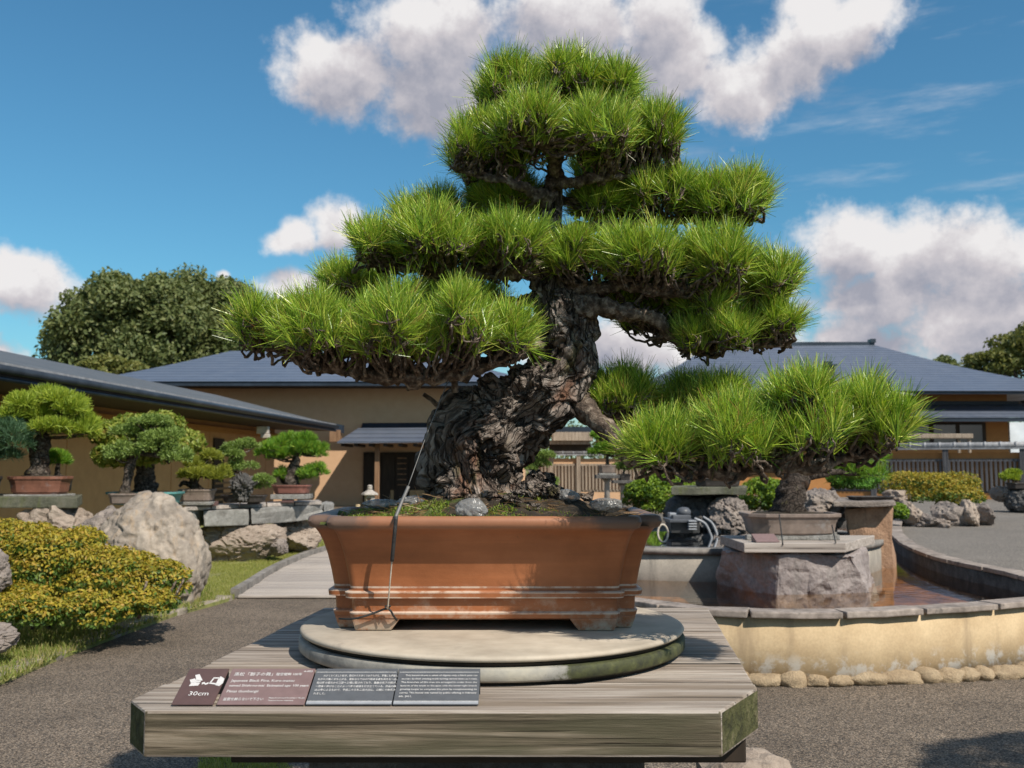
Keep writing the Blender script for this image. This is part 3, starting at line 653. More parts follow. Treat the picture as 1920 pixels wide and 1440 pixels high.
fence('pale slatted timber fence with tiled cap behind the bonsai pillars', (a.x, FY, 0), (b_.x, FY, 0), at(1100, 848, FY).z, at(1100, 946, FY).z, m_fence, 54, 3.2, m_ochre2)
a, b_ = at(1560, 930, 36), at(2060, 930, 32)
fence('dark grey slatted fence with tiled cap below the pavilion windows', (a.x, 36, 0), (b_.x, 32, 0), at(1800, 835, 34).z, .1, m_fence_d, 58, 2.35, m_brown)
# gate roof boards above the pale fence
gt = thing('timber_gate_roof', 'weathered layered timber gate roof just right of the trunk', 'gate', at(1090, 940, 42))
for (u0, v0, u1, v1, Y, dep, m_, nm) in ((1036, 810, 1112, 826, 40.6, 1.2, m_fence, 'roof_board'), (1030, 826, 1106, 833, 40.8, .8, m_fence, 'roof_board'), (1030, 833, 1108, 846, 41.2, .4, m_dark, 'shaded_panel'), (1000, 800, 1118, 810, 40.7, .9, m_fascia, 'roof_board'), (1118, 804, 1180, 846, 41.2, .3, m_brown, 'wall_board'), (1106, 812, 1330, 818, 40.9, .7, m_fence, 'roof_board')):  # the shaded panel's dark colour stands in for shade below the roof boards
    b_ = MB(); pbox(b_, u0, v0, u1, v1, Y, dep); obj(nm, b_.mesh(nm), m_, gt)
for u in (1034, 1170): b_ = MB(); pbox(b_, u - 4, 846, u + 4, 942, 41.3, .3); obj('post', b_.mesh('post'), m_fence, gt)
# weathered rail roof in front of the windows
rl = thing('timber_rail_roof', 'weathered timber rail on short posts in front of the pavilion windows', 'rail', at(1760, 840, 38))
b_ = MB(); pbox(b_, 1600, 813, 1825, 822, 38, .5); obj('rail_board', b_.mesh('rail_board', bevel=.03, seg=2), m_fence, rl)
for u in (1640, 1801, 1821): b_ = MB(); pbox(b_, u - 2, 822, u + 2, 950, 38.1, .1); obj('post', b_.mesh('post'), m_fence, rl)
# ---------------------------------------------------------------- table
TZ = .92; DZ = 1.0
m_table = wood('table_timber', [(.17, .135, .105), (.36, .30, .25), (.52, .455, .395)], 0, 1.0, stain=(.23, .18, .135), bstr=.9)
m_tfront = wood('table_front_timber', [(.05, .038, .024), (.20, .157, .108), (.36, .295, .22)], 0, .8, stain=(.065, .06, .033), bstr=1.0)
m_mossend = M('mossy_end_grain', [(.3, (.035, .035, .018)), (.5, (.085, .085, .03)), (.7, (.17, .15, .08))], 22, rough=.95, bstr=.9, bdist=.02)
tl = lambda y: np.interp(y, [G(245, 1312, TZ).y, G(560, 1160, TZ).y], [G(245, 1312, TZ).x, G(560, 1160, TZ).x]) if y < G(560, 1160, TZ).y else G(560, 1160, TZ).x + (y - G(560, 1160, TZ).y) * (G(560, 1160, TZ).x - G(245, 1312, TZ).x) / (G(560, 1160, TZ).y - G(245, 1312, TZ).y)
fr0, fr1 = G(1420, 1290, TZ), G(1328, 1138, TZ)
tr = lambda y: fr0.x + (y - fr0.y) * (fr1.x - fr0.x) / (fr1.y - fr0.y)
fl, frr = G(272, 1333, TZ), G(1352, 1333, TZ); yF = fl.y
table = thing('display_table', 'weathered grey plank table carrying the large bonsai', 'table', (-.1, 3.3, 0))
y_a = G(245, 1312, TZ).y; y_b = fr0.y; yB = fr1.y
yy = [yF, yF + .30, yF + .60, yF + .87, yF + 1.17, yF + 1.45, yB + .02]
TH = .108
for i in range(len(yy) - 1):
    a, c = yy[i] + (.0 if i == 0 else .004), yy[i + 1] - .004
    if i == 0: poly = [(fl.x, a), (frr.x, a), (tr(y_b), y_b), (tr(c), c), (tl(c), c), (tl(y_a), y_a)]
    else: poly = [(tl(a), a), (tr(a), a), (tr(c), c), (tl(c), c)]
    me = MB().prism(poly, TZ - TH, TZ - (0 if i == 0 else .003 + .002 * (i % 2))).mesh('plank', bevel=.006, seg=2)
    me.materials.append(m_table)
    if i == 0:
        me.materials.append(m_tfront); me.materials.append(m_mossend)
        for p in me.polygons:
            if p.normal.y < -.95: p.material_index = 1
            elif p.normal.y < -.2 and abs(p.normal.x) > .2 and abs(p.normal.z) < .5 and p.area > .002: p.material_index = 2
    obj('plank', me, None, table)
base_ = MB().prism([(-.55, 2.72), (.35, 2.70), (.5, 3.95), (-.45, 3.98)], 0, TZ - TH - .07).mesh('stone_base', bevel=.05, seg=3)
obj('stone_base', base_, m_dark_rock, table)
b_ = MB().box((-.72, 2.62, TZ - TH - .069), (.6, 2.86, TZ - TH - .002)); obj('cross_beam', b_.mesh('cross_beam', bevel=.006), m_dark, table)
b_ = MB().box((-.62, 3.8, TZ - TH - .069), (.7, 4.0, TZ - TH - .002)); obj('cross_beam', b_.mesh('cross_beam', bevel=.006), m_dark, table)
q = G(1418, 1422, .12); rock('footing_stone', m_rock_tan, (.93, 4.1, .05), (.24, .26, .32), 77, None, label='pale rough stone lying under the right corner of the table', cat='rock')

# ---------------------------------------------------------------- turntable
m_plate = M('turntable_top', [(.3, (.40, .335, .26)), (.7, (.54, .465, .37))], 9, rough=.7, bstr=.15, spots=(4.5, .58, .72, (.30, .25, .20)))
def drum_mat():
    m, nt, b = mat_base('turntable_drum'); v = coords(nt); c = ramp(nt, noise(nt, v, 7., 6, .6), [(.28, (.10, .097, .09)), (.48, (.27, .255, .225)), (.72, (.44, .40, .31))])
    s = nt.nodes.new('ShaderNodeSeparateXYZ'); nt.links.new(v, s.inputs[0])
    f = mrange(nt, nmath(nt, 'ADD', s.outputs[0], nmath(nt, 'MULTIPLY', noise(nt, v, 8., 7, .7), .75)), .42, .49)
    moss = ramp(nt, noise(nt, v, 30., 5, .7), [(.3, (.02, .022, .012)), (.6, (.06, .065, .02)), (.75, (.12, .12, .05))]); c = mixc(nt, f, c, moss)
    nt.links.new(c, b.inputs['Base Color']); b.inputs['Roughness'].default_value = .75; bump(nt, b, noise(nt, v, 40., 5), .4, .005); return m
m_drum = drum_mat()
DC = (-.063, 3.285); DR = .612
tt = thing('turntable', 'round beige turntable with mossy grey drum under the bonsai pot', 'turntable', (DC[0], DC[1], TZ))
def lp(name, prof, mat, n=140): obj(name, MB().add(*lathe(prof, n, (DC[0], DC[1], 0))).mesh(name, True), mat, tt)
lp('top_plate', [(DR - .03, DZ - .018), (DR - .004, DZ - .016), (DR, DZ - .009), (DR - .004, DZ - .003), (DR - .012, DZ)], m_plate)
lp('groove', [(DR - .02, DZ - .03), (DR - .02, DZ - .0185)], m_dark)
lp('drum', [(DR - .02, TZ + .011), (DR - .004, TZ + .012), (DR + .002, TZ + .018), (DR + .002, DZ - .036), (DR - .004, DZ - .031), (DR - .03, DZ - .0305)], m_drum)
lp('base_ring', [(DR - .03, TZ - .004), (DR - .03, TZ + .0105)], m_dark)

# ---------------------------------------------------------------- pot
def terracotta():
    m, nt, b = mat_base('terracotta'); v = coords(nt); c = ramp(nt, noise(nt, v, 6., 7, .6), [(.28, (.24, .082, .030)), (.5, (.31, .108, .041)), (.72, (.37, .137, .057))])
    c = mixc(nt, 1.0, c, ramp(nt, noise(nt, coords(nt, (2, 2, 30)), 1.5, 4), [(.3, (.88,) * 3), (.7, (1.08,) * 3)]), 'MULTIPLY')
    s = nt.nodes.new('ShaderNodeSeparateXYZ'); nt.links.new(v, s.inputs[0]); n = noise(nt, v, 13., 7, .7)
    lo = mrange(nt, s.outputs[2], 1.05, 1.165, 1, 0); f = nmath(nt, 'MULTIPLY', lo, mrange(nt, n, .48, .66)); c = mixc(nt, nmath(nt, 'MULTIPLY', f, .55), c, (.50, .38, .29))
    for zc, hw in ((1.1025, .004), (1.1195, .0045), (1.056, .006), (1.133, .004)):
        band = mrange(nt, nmath(nt, 'ABSOLUTE', nmath(nt, 'SUBTRACT', s.outputs[2], zc)), hw * .4, hw, 1, 0); c = mixc(nt, nmath(nt, 'MULTIPLY', band, mrange(nt, n, .38, .55, .15, .8)), c, (.58, .48, .39))
    n2 = noise(nt, v, 10., 6, .7); ft = mrange(nt, s.outputs[2], 1.0, 1.05, .8, 0); c = mixc(nt, nmath(nt, 'MULTIPLY', ft, mrange(nt, n2, .4, .55)), c, (.42, .38, .30))
    # dark weathering on the ends of the lip
    ax = nmath(nt, 'ABSOLUTE', nmath(nt, 'ADD', s.outputs[0], .085)); hi = mrange(nt, s.outputs[2], 1.30, 1.322)
    f2 = nmath(nt, 'MULTIPLY', hi, mrange(nt, nmath(nt, 'ADD', ax, nmath(nt, 'MULTIPLY', noise(nt, v, 9., 6, .7), .35)), .47, .58)); c = mixc(nt, nmath(nt, 'MULTIPLY', f2, .88), c, (.045, .038, .036))
    c = mixc(nt, nmath(nt, 'MULTIPLY', hi, .3), c, (.34, .22, .16))
    nt.links.new(c, b.inputs['Base Color']); b.inputs['Roughness'].default_value = .48; b.inputs['Specular IOR Level'].default_value = .35
    bump(nt, b, noise(nt, v, 55., 6, .7), .18, .004); return m
m_terra = terracotta()
PC = (-.083, 3.36)
def notch(a, b, n, rc, rf, c):
    q = []
    def arc(cx, cy, r, t0, t1, k=6): return [(cx + r * math.cos(R(t)), cy + r * math.sin(R(t))) for t in np.linspace(t0, t1, k)]
    q = arc(a - rc, b - n - rc, rc, 0, 90) + arc(a - n + rf, b - n + rf, rf, 270, 180) + arc(a - n - rc, b - rc, rc, 0, 90)
    full = list(q) + [(-x, y) for x, y in q[::-1]] + [(-x, -y) for x, y in q] + [(x, -y) for x, y in q[::-1]]
    return [(c[0] + x, c[1] + y) for x, y in full]
prof = [(1.034, .452, .268, .06), (1.040, .470, .286, .06), (1.056, .474, .290, .06), (1.061, .466, .282, .06), (1.098, .468, .284, .06), (1.102, .486, .302, .062), (1.119, .488, .304, .062), (1.125, .472, .288, .06), (1.132, .472, .288, .06),
        (1.18, .480, .296, .06), (1.23, .490, .312, .062), (1.27, .501, .332, .064), (1.295, .510, .352, .066), (1.312, .519, .372, .068), (1.317, .533, .388, .07), (1.334, .540, .395, .07), (1.347, .536, .390, .07), (1.352, .528, .38, .07), (1.350, .503, .356, .066), (1.335, .49, .344, .064), (1.29, .48, .334, .062)]
rows = [notch(a, b, n, .026, .018, PC) for (z, a, b, n) in prof]; n_ = len(rows[0])
pot = thing('bonsai_pot', 'large unglazed orange-brown rectangular bonsai pot with flared lip', 'pot', (PC[0], PC[1], DZ))
V = [(x, y, p[0]) for p, r_ in zip(prof, rows) for x, y in r_]
F = [(i * n_ + j, i * n_ + (j + 1) % n_, (i + 1) * n_ + (j + 1) % n_, (i + 1) * n_ + j) for i in range(len(rows) - 1) for j in range(n_)]
F += [tuple(range(n_))[::-1]]
pme = MB().add(V, F).mesh('pot_body', True); obj('pot_body', pme, m_terra, pot)
try: pme.set_sharp_from_angle(angle=R(50))
except Exception: pass
for sx in (-1, 1):
    for sy in (-1, 1):
        lo = [(0.455, .05), (.455, .215), (.395, .22), (.395, .275), (.285, .275), (.285, .23), (.36, .2), (.40, .05)]
        hi = [(0.468, .01), (.468, .222), (.405, .227), (.405, .284), (.255, .284), (.255, .22), (.34, .18), (.38, .01)]
        f_ = lambda L_: [(PC[0] + sx * x, PC[1] + sy * y) for x, y in L_]
        a, b_ = f_(lo), f_(hi); n8 = len(a)
        VV = [(x, y, DZ + .001) for x, y in a] + [(x, y, 1.041) for x, y in b_]
        FF = [tuple(range(n8)), tuple(range(n8, 2 * n8))] + [(i, (i + 1) % n8, n8 + (i + 1) % n8, n8 + i) for i in range(n8)]
        obj('foot', MB().add(VV, FF).mesh('foot', bevel=.006, seg=2), m_terra, pot)

# soil mound with moss
def soil_mat():
    m, nt, b = mat_base('pot_soil'); v = coords(nt); c = ramp(nt, noise(nt, v, 26., 8, .7), [(.3, (.018, .013, .009)), (.5, (.05, .036, .022)), (.7, (.13, .09, .055))])
    g = ramp(nt, noise(nt, v, 60., 4), [(.3, (.04, .07, .012)), (.7, (.16, .19, .03))]); s = nt.nodes.new('ShaderNodeSeparateXYZ'); nt.links.new(v, s.inputs[0])
    f = mrange(nt, nmath(nt, 'ADD', noise(nt, v, 6., 4), nmath(nt, 'MULTIPLY', s.outputs[0], -.25)), .50, .60); c = mixc(nt, f, c, g)
    nt.links.new(c, b.inputs['Base Color']); b.inputs['Roughness'].default_value = .95; bump(nt, b, noise(nt, v, 50., 8, .75), 1.0, .02); return m
gx, gy = np.meshgrid(np.linspace(-.495, .495, 110), np.linspace(-.35, .35, 70)); gx, gy = gx.ravel(), gy.ravel()
hz = 1.328 + .075 * np.exp(-(((gx + .04) / .26) ** 2 + (gy / .2) ** 2)) + .03 * np.exp(-((gx - .2) / .22) ** 2 - (gy / .2) ** 2)
hz += .016 * fbm(np.column_stack([gx * 14, gy * 14, gx * 0]), 4, 5) + .012 * np.clip(1 - (np.maximum(np.abs(gx) / .495, np.abs(gy) / .35)), 0, .3) / .3
idx = np.arange(110 * 70).reshape(70, 110); F = np.stack([idx[:-1, :-1], idx[:-1, 1:], idx[1:, 1:], idx[1:, :-1]], -1).reshape(-1, 4)
soilm = arr_mesh('soil', np.column_stack([gx + PC[0], gy + PC[1], hz]), F, True); obj('soil', soilm, soil_mat(), pot)
def soil_z(x, y):
    gx, gy = x - PC[0], y - PC[1]
    return 1.335 + .075 * math.exp(-(((gx + .04) / .26) ** 2 + (gy / .2) ** 2)) + .03 * math.exp(-((gx - .2) / .22) ** 2 - (gy / .2) ** 2)

# ---------------------------------------------------------------- foliage helpers
def blades(P, D, L, W, r_, tip=.15, bend=.0, three=False):
    n = len(P); D = D / (np.linalg.norm(D, axis=1)[:, None] + 1e-9); X = r_.normal(size=(n, 3)); X -= D * (X * D).sum(1)[:, None]; X /= np.linalg.norm(X, axis=1)[:, None] + 1e-9
    W = np.broadcast_to(W, (n,))[:, None]; L = np.broadcast_to(L, (n,))[:, None]
    T = P + D * L; 
    if bend: T = T + np.array((0, 0, 1)) * L * bend
    V = np.stack([P - X * W * .5, P + X * W * .5, T + X * W * .5 * tip, T - X * W * .5 * tip], 1).reshape(-1, 3)
    return V, np.arange(4 * n).reshape(-1, 4)
def leaf_quads(P, N, L, W, r_):
    """small folded-diamond leaves"""
    n = len(P); N = N / (np.linalg.norm(N, axis=1)[:, None] + 1e-9); X = r_.normal(size=(n, 3)); X -= N * (X * N).sum(1)[:, None]; X /= np.linalg.norm(X, axis=1)[:, None] + 1e-9
    Y = np.cross(N, X); L = np.broadcast_to(L, (n,))[:, None]; W = np.broadcast_to(W, (n,))[:, None]
    V = np.stack([P - X * L * .5, P + Y * W * .5 + N * L * .08, P + X * L * .5, P - Y * W * .5 + N * L * .08], 1).reshape(-1, 3)
    return V, np.arange(4 * n).reshape(-1, 4)
def rand_dirs(n, r_):
    v = r_.normal(size=(n, 3)); return v / np.linalg.norm(v, axis=1)[:, None]

# ---------------------------------------------------------------- the large black pine
TY = 3.36
m_bark = None
def bark_mat(name, pale=(.46, .40, .35), mid=(.13, .097, .077), dark=(.016, .012, .009), red=(.22, .09, .045), s=1.0, flow=False):
    m, nt, b = mat_base(name); v = coords(nt)
    if flow:
        at_ = nt.nodes.new('ShaderNodeAttribute'); at_.attribute_name = 'flow'; v = at_.outputs['Vector']
    n = noise(nt, v, 26 * s, 8, .68, .6); c = ramp(nt, n, [(.27, dark), (.40, mid), (.56, tuple((a + b2) / 2 for a, b2 in zip(mid, pale))), (.70, pale)])
    c = mixc(nt, mrange(nt, noise(nt, v, 8 * s, 5), .54, .68, 0, .65), c, red); c = mixc(nt, mrange(nt, noise(nt, v, 11 * s, 5), .60, .7, 0, .6), c, (.12, .11, .04))
    wv_ = nt.nodes.new('ShaderNodeVectorMath'); wv_.operation = 'MULTIPLY_ADD'; nz_ = nt.nodes.new('ShaderNodeTexNoise'); nz_.inputs['Scale'].default_value = 9 * s; nz_.inputs['Detail'].default_value = 5; nt.links.new(v, nz_.inputs['Vector'])
    nt.links.new(nz_.outputs['Color'], wv_.inputs[0]); wv_.inputs[1].default_value = (.14 / s, .14 / s, .14 / s); nt.links.new(v, wv_.inputs[2]); cks = []
    for sc2, w2 in ((20 * s, .09), (52 * s, .11)):
        vo = nt.nodes.new('ShaderNodeTexVoronoi'); vo.feature = 'DISTANCE_TO_EDGE'; vo.inputs['Scale'].default_value = sc2; nt.links.new(wv_.outputs[0], vo.inputs['Vector']); ck = mrange(nt, vo.outputs['Distance'], .0, w2, 1, 0); cks.append(ck)
        c = mixc(nt, nmath(nt, 'MULTIPLY', ck, .9 if sc2 < 30 * s else .6), c, dark)
    nt.links.new(c, b.inputs['Base Color']); b.inputs['Roughness'].default_value = .85; b.inputs['Specular IOR Level'].default_value = .2
    bump(nt, b, nmath(nt, 'SUBTRACT', nmath(nt, 'SUBTRACT', nmath(nt, 'ADD', n, noise(nt, v, 110 * s, 5, .7)), cks[0]), nmath(nt, 'MULTIPLY', cks[1], .6)), 1.0, .012); return m
m_bark = bark_mat('black_pine_bark'); m_trunkbark = bark_mat('old_trunk_bark', flow=True); m_twig = M('twig_bark', [(.32, (.045, .032, .024)), (.5, (.17, .125, .095)), (.66, (.48, .39, .31))], 42, rough=.85, bstr=.9, bdist=.02)
pine = thing('black_pine_bonsai', 'huge old black pine bonsai with thick leaning trunk and layered needle pads', 'bonsai', (PC[0], PC[1], 1.33))
tr_px = [(905, 985, 78), (900, 945, 76), (890, 900, 84), (880, 855, 92), (895, 820, 86), (936, 800, 76), (986, 768, 70), (1030, 722, 65), (1053, 672, 59), (1056, 620, 57), (1050, 575, 54), (1042, 530, 49), (1034, 480, 36), (1031, 430, 25), (1034, 380, 22), (1040, 320, 17), (1046, 250, 12), (1048, 190, 6)]
tp = [tuple(at(u, v, TY)) for u, v, r_ in tr_px]; trd = np.array([r_ * pm(TY) for *_, r_ in tr_px])
m_ = 420; nth = 200
C = spline(tp, m_); RR = np.interp(np.linspace(0, len(tp) - 1, m_), np.arange(len(tp)), trd)
C[:, 1] += .03 * np.sin(np.linspace(0, 9, m_))
T_, N_, B_ = frames(C); th = np.linspace(0, 2 * np.pi, nth, endpoint=False)
dirs = np.cos(th)[None, :, None] * N_[:, None] + np.sin(th)[None, :, None] * B_[:, None]
base = C[:, None] + RR[:, None, None] * dirs; Vb = base.reshape(-1, 3); Dn = dirs.reshape(-1, 3)
s_len = np.concatenate([[0], np.cumsum(np.linalg.norm(np.diff(C, axis=0), axis=1))])
Sg = np.repeat(s_len, nth); Rg = np.repeat(RR, nth); thg = np.tile(th, m_)
low = fbm(Vb * 7, 3, 21); ridg = fbm(np.column_stack([np.cos(thg) * 1.9, np.sin(thg) * 1.9, Sg * 4]), 3, 31)
q = np.column_stack([Vb[:, 0] * 15, Vb[:, 1] * 15, Vb[:, 2] * 15]); q += .8 * np.stack([fbm(Vb * 9 + k * 5, 3, 50 + k) for k in range(3)], 1)
# stretch plates along the trunk
cyl = np.column_stack([np.cos(thg) * np.maximum(Rg, .03), np.sin(thg) * np.maximum(Rg, .03), Sg])
wp = np.stack([fbm(cyl * 12 + k * 5, 3, 60 + k) for k in range(3)], 1)
f1, f2, cid = worley(cyl * np.array((17, 17, 10.)) + .55 * wp, 3); edge = np.clip((f2 - f1) * 3.6, 0, 1) ** .7
g1, g2, cid2 = worley(cyl * np.array((46, 46, 24.)) + .6 * wp + 9, 9); edge2 = np.clip((g2 - g1) * 3, 0, 1)
flake = 1 - np.abs(fbm(cyl * np.array((60, 60, 16.)) + 1.6 * wp, 4, 77))
amp = np.clip(Rg / .17, .22, 1)
disp = Rg * (.17 * low + .20 * ridg) + amp * (.040 * edge * (.25 + .95 * cid) + .013 * edge2 * (.3 + cid2) + .010 * (flake - .6) - .034 + .004 * fbm(Vb * 70, 3, 70))
# root flare and hollow at the foot
zb = Vb[:, 2]; disp += np.clip((1.43 - zb) / .1, 0, 1) * (.02 + .03 * np.sin(thg * 7 + 1.3))
Vt = Vb + Dn * disp[:, None]
for (u, v, dy, rad, am) in ((1012, 712, -.13, .045, .05), (842, 872, -.15, .05, -.13), (905, 905, -.17, .06, .05), (985, 800, -.14, .06, -.08), (930, 735, -.16, .06, .035), (820, 905, -.13, .05, .05), (935, 850, -.17, .05, .05), (1050, 600, -.1, .035, .035), (1000, 840, -.1, .06, -.04)):
    c_ = np.array(at(u, v, TY + dy)); d2 = ((Vt - c_) ** 2).sum(1); Vt += Dn * (am * np.exp(-d2 / (rad * rad)))[:, None]
i = np.arange(m_ - 1)[:, None] * nth; j = np.arange(nth)[None]; F = np.stack([i + j, i + (j + 1) % nth, i + nth + (j + 1) % nth, i + nth + j], -1).reshape(-1, 4)
tme = arr_mesh('trunk', Vt, F, True); fa = tme.attributes.new('flow', 'FLOAT_VECTOR', 'POINT'); fa.data.foreach_set('vector', np.ascontiguousarray((cyl * np.array((1, 1, .42)) + .012 * wp), np.float32).ravel()); obj('trunk', tme, m_trunkbark, pine)
# surface roots
for k, (u0, v0, dy0, u1, v1, dy1, r0) in enumerate(((960, 925, -.08, 1050, 925, -.1, 24), (985, 915, 0, 1110, 935, .02, 20), (880, 940, -.14, 910, 958, -.27, 16), (920, 935, -.14, 1010, 950, -.24, 18), (1000, 905, .05, 1040, 900, .1, 26))):
    A_, B2 = np.array(at(u0, v0, TY + dy0)), np.array(at(u1, v1, TY + dy1)); Q = spline([A_, A_ * .6 + B2 * .4 + np.array((0, 0, .012)), B2], 26); B2z = 0
    rr = np.linspace(r0 * .7, r0 * .22, 26) * pm(TY); V, F = tube_arr(Q, rr, 22); nrm = V - np.repeat(Q, 22, 0); nrm /= np.linalg.norm(nrm, axis=1)[:, None]
    f1, f2, cid = worley(V * 45, k); V = V + nrm * (.02 * fbm(V * 14, 3, k) + .012 * np.clip((f2 - f1) * 3, 0, 1) - .006)[:, None]; obj('root', arr_mesh('root', V, F, False), m_bark, pine)
# dead stubs
for (u0, v0, u1, v1, dy, r0) in ((853, 735, 848, 703, -.08, 7), (822, 762, 794, 739, -.06, 5)):
    Q = spline([at(u0, v0, TY + dy), at((u0 + u1) / 2 + 2, (v0 + v1) / 2, TY + dy - .01), at(u1, v1, TY + dy - .02)], 8); V, F = tube_arr(Q, np.linspace(r0, r0 * .75, 8) * pm(TY), 10)
    obj('dead_stub', MB().add(V, list(F) + [tuple(range(70, 80))]).mesh('dead_stub'), m_twig, pine)
m_needle = foliage('pine_needle', [(.035, .10, .017), (.17, .31, .028), (.36, .52, .05), (.08, .19, .022), (.50, .63, .065), (.23, .41, .04), (.75, .74, .16), (.15, .30, .028), (.34, .18, .06)], .27, .32, .5)
def limb_tube(path, mbV, mbF, n=9, m=40, wob=.012, seed=0):
    P = np.array([tuple(at(u, v, TY + dy)) for u, v, dy, r_ in path]); rr = np.array([r_ for *_, r_ in path]) * pm(TY)
    C = spline(P, m); C = C + wob * np.stack([fbm(C * 11 + k * 7, 2, seed + k) for k in range(3)], 1); C[0] = P[0]
    r2 = np.interp(np.linspace(0, len(P) - 1, m), np.arange(len(P)), rr); V, F = tube_arr(C, r2, n)
    nr = V - np.repeat(C, n, 0); f1, f2, _c = worley(V * 42, seed); V = V + nr * (.5 * fbm(V * 26, 3, seed) + .5 * np.clip((f2 - f1) * 3, 0, 1) - .25)[:, None]
    mbV.append(V); mbF.append(F + sum(len(x) for x in mbV[:-1])); return C
def add_tube(mbV, mbF, P, r_, n=5):
    V, F = tube_arr(P, r_, n); mbF.append(F + sum_len(mbV)); mbV.append(V)
def sum_len(L_): return sum(len(x) for x in L_)
PADS = {
 'A': dict(limbs=[[(1040, 620, 0, 30), (985, 648, -.12, 18), (900, 685, -.24, 15), (790, 706, -.3, 15), (670, 700, -.3, 12), (565, 676, -.28, 9), (480, 636, -.25, 5)]],
      lobes=[(432, 610, 555, 672, -.27, .2), (520, 720, 548, 700, -.34, .26), (640, 860, 538, 712, -.34, .3), (780, 950, 535, 700, -.33, .27), (890, 1015, 568, 680, -.22, .18)]),
 'Ab': dict(limbs=[[(1030, 560, .05, 12), (900, 565, .2, 9), (760, 560, .25, 7), (640, 552, .25, 4)]], lobes=[(590, 750, 488, 580, .27, .22), (740, 960, 520, 600, .3, .2)]),
 'B': dict(limbs=[[(1036, 505, 0, 22), (985, 508, -.1, 14), (885, 510, -.18, 11), (785, 505, -.18, 8), (690, 490, -.12, 5)]],
      lobes=[(635, 800, 402, 515, -.12, .2), (735, 930, 388, 528, -.22, .26), (870, 1045, 398, 528, -.2, .2)]),
 'Bb': dict(limbs=[[(1033, 450, .03, 11), (950, 440, .18, 8), (840, 430, .28, 6), (760, 425, .3, 4)]], lobes=[(725, 900, 358, 450, .3, .2), (860, 1010, 350, 440, .3, .2)]),
 'C': dict(limbs=[[(1034, 380, 0, 18), (985, 352, -.08, 9), (915, 335, -.1, 7), (850, 315, -.08, 4)], [(1038, 350, 0, 15), (1110, 338, -.08, 9), (1190, 322, -.03, 7), (1270, 300, 0, 4)], [(1040, 330, 0, 12), (1035, 290, -.14, 8), (1000, 262, -.22, 4)], [(1044, 270, 0, 9), (1090, 230, -.1, 6), (1150, 205, -.05, 4)], [(1044, 260, 0, 9), (990, 225, -.08, 6), (930, 205, -.02, 4)]],
      lobes=[(880, 1040, 112, 225, 0, .18), (980, 1140, 98, 205, -.03, .2), (1085, 1215, 118, 235, 0, .18), (812, 960, 208, 335, -.05, .19), (895, 1085, 178, 318, -.2, .2), (1040, 1200, 180, 322, -.18, .2), (1150, 1292, 198, 318, 0, .19)]),
 'Cb': dict(limbs=[[(1036, 365, .02, 9), (960, 350, .2, 6), (890, 335, .26, 3)], [(1038, 375, .02, 9), (1120, 365, .2, 6), (1210, 350, .26, 3)]], lobes=[(850, 1010, 250, 375, .27, .17), (1050, 1230, 245, 380, .27, .17), (900, 1040, 320, 420, .22, .14), (1050, 1200, 330, 425, .2, .14), (905, 1010, 335, 420, .08, .1), (1070, 1180, 335, 425, .08, .1)]),
 'D': dict(limbs=[[(1036, 440, 0, 16), (1120, 425, .06, 11), (1220, 410, .1, 8), (1320, 412, .08, 6), (1420, 412, .05, 4)]], lobes=[(1150, 1330, 313, 432, .08, .19), (1270, 1455, 318, 440, .06, .2)]),
 'E': dict(limbs=[[(1065, 570, -.02, 32), (1130, 572, -.1, 18), (1205, 596, -.1, 13), (1260, 632, -.06, 10), (1310, 656, -.02, 8), (1400, 648, .0, 6), (1470, 640, 0, 4)], [(1060, 545, -.02, 24), (1140, 535, -.1, 13), (1240, 545, -.14, 10), (1350, 555, -.12, 8), (1470, 545, -.06, 4)]],
      lobes=[(1010, 1160, 425, 535, -.1, .16), (1105, 1300, 408, 555, -.15, .2), (1260, 1420, 420, 570, -.12, .22), (1380, 1512, 462, 590, -.06, .2), (1385, 1508, 545, 660, .02, .18), (1220, 1410, 540, 640, .15, .2), (1130, 1290, 545, 625, .12, .14), (1240, 1440, 580, 676, -.06, .17), (1180, 1300, 480, 590, .05, .18), (1105, 1250, 505, 605, .05, .13), (1240, 1410, 520, 625, -.05, .16)]),
 'F': dict(limbs=[[(1080, 740, .03, 22), (1130, 775, .08, 11), (1240, 785, .1, 8), (1360, 782, .07, 4)]], lobes=[(1075, 1250, 688, 800, .1, .19), (1210, 1420, 690, 805, .06, .19)]),
 'G': dict(limbs=[[(1075, 755, 0, 22), (1140, 805, -.16, 16), (1195, 855, -.38, 15), (1290, 882, -.56, 13), (1400, 884, -.62, 12), (1500, 874, -.64, 10), (1600, 860, -.6, 7), (1665, 835, -.54, 4)]],
      lobes=[(1140, 1320, 775, 888, -.53, .17), (1270, 1460, 748, 892, -.62, .2), (1400, 1600, 692, 890, -.64, .25), (1540, 1708, 702, 880, -.58, .2)]),
}
NL = .082
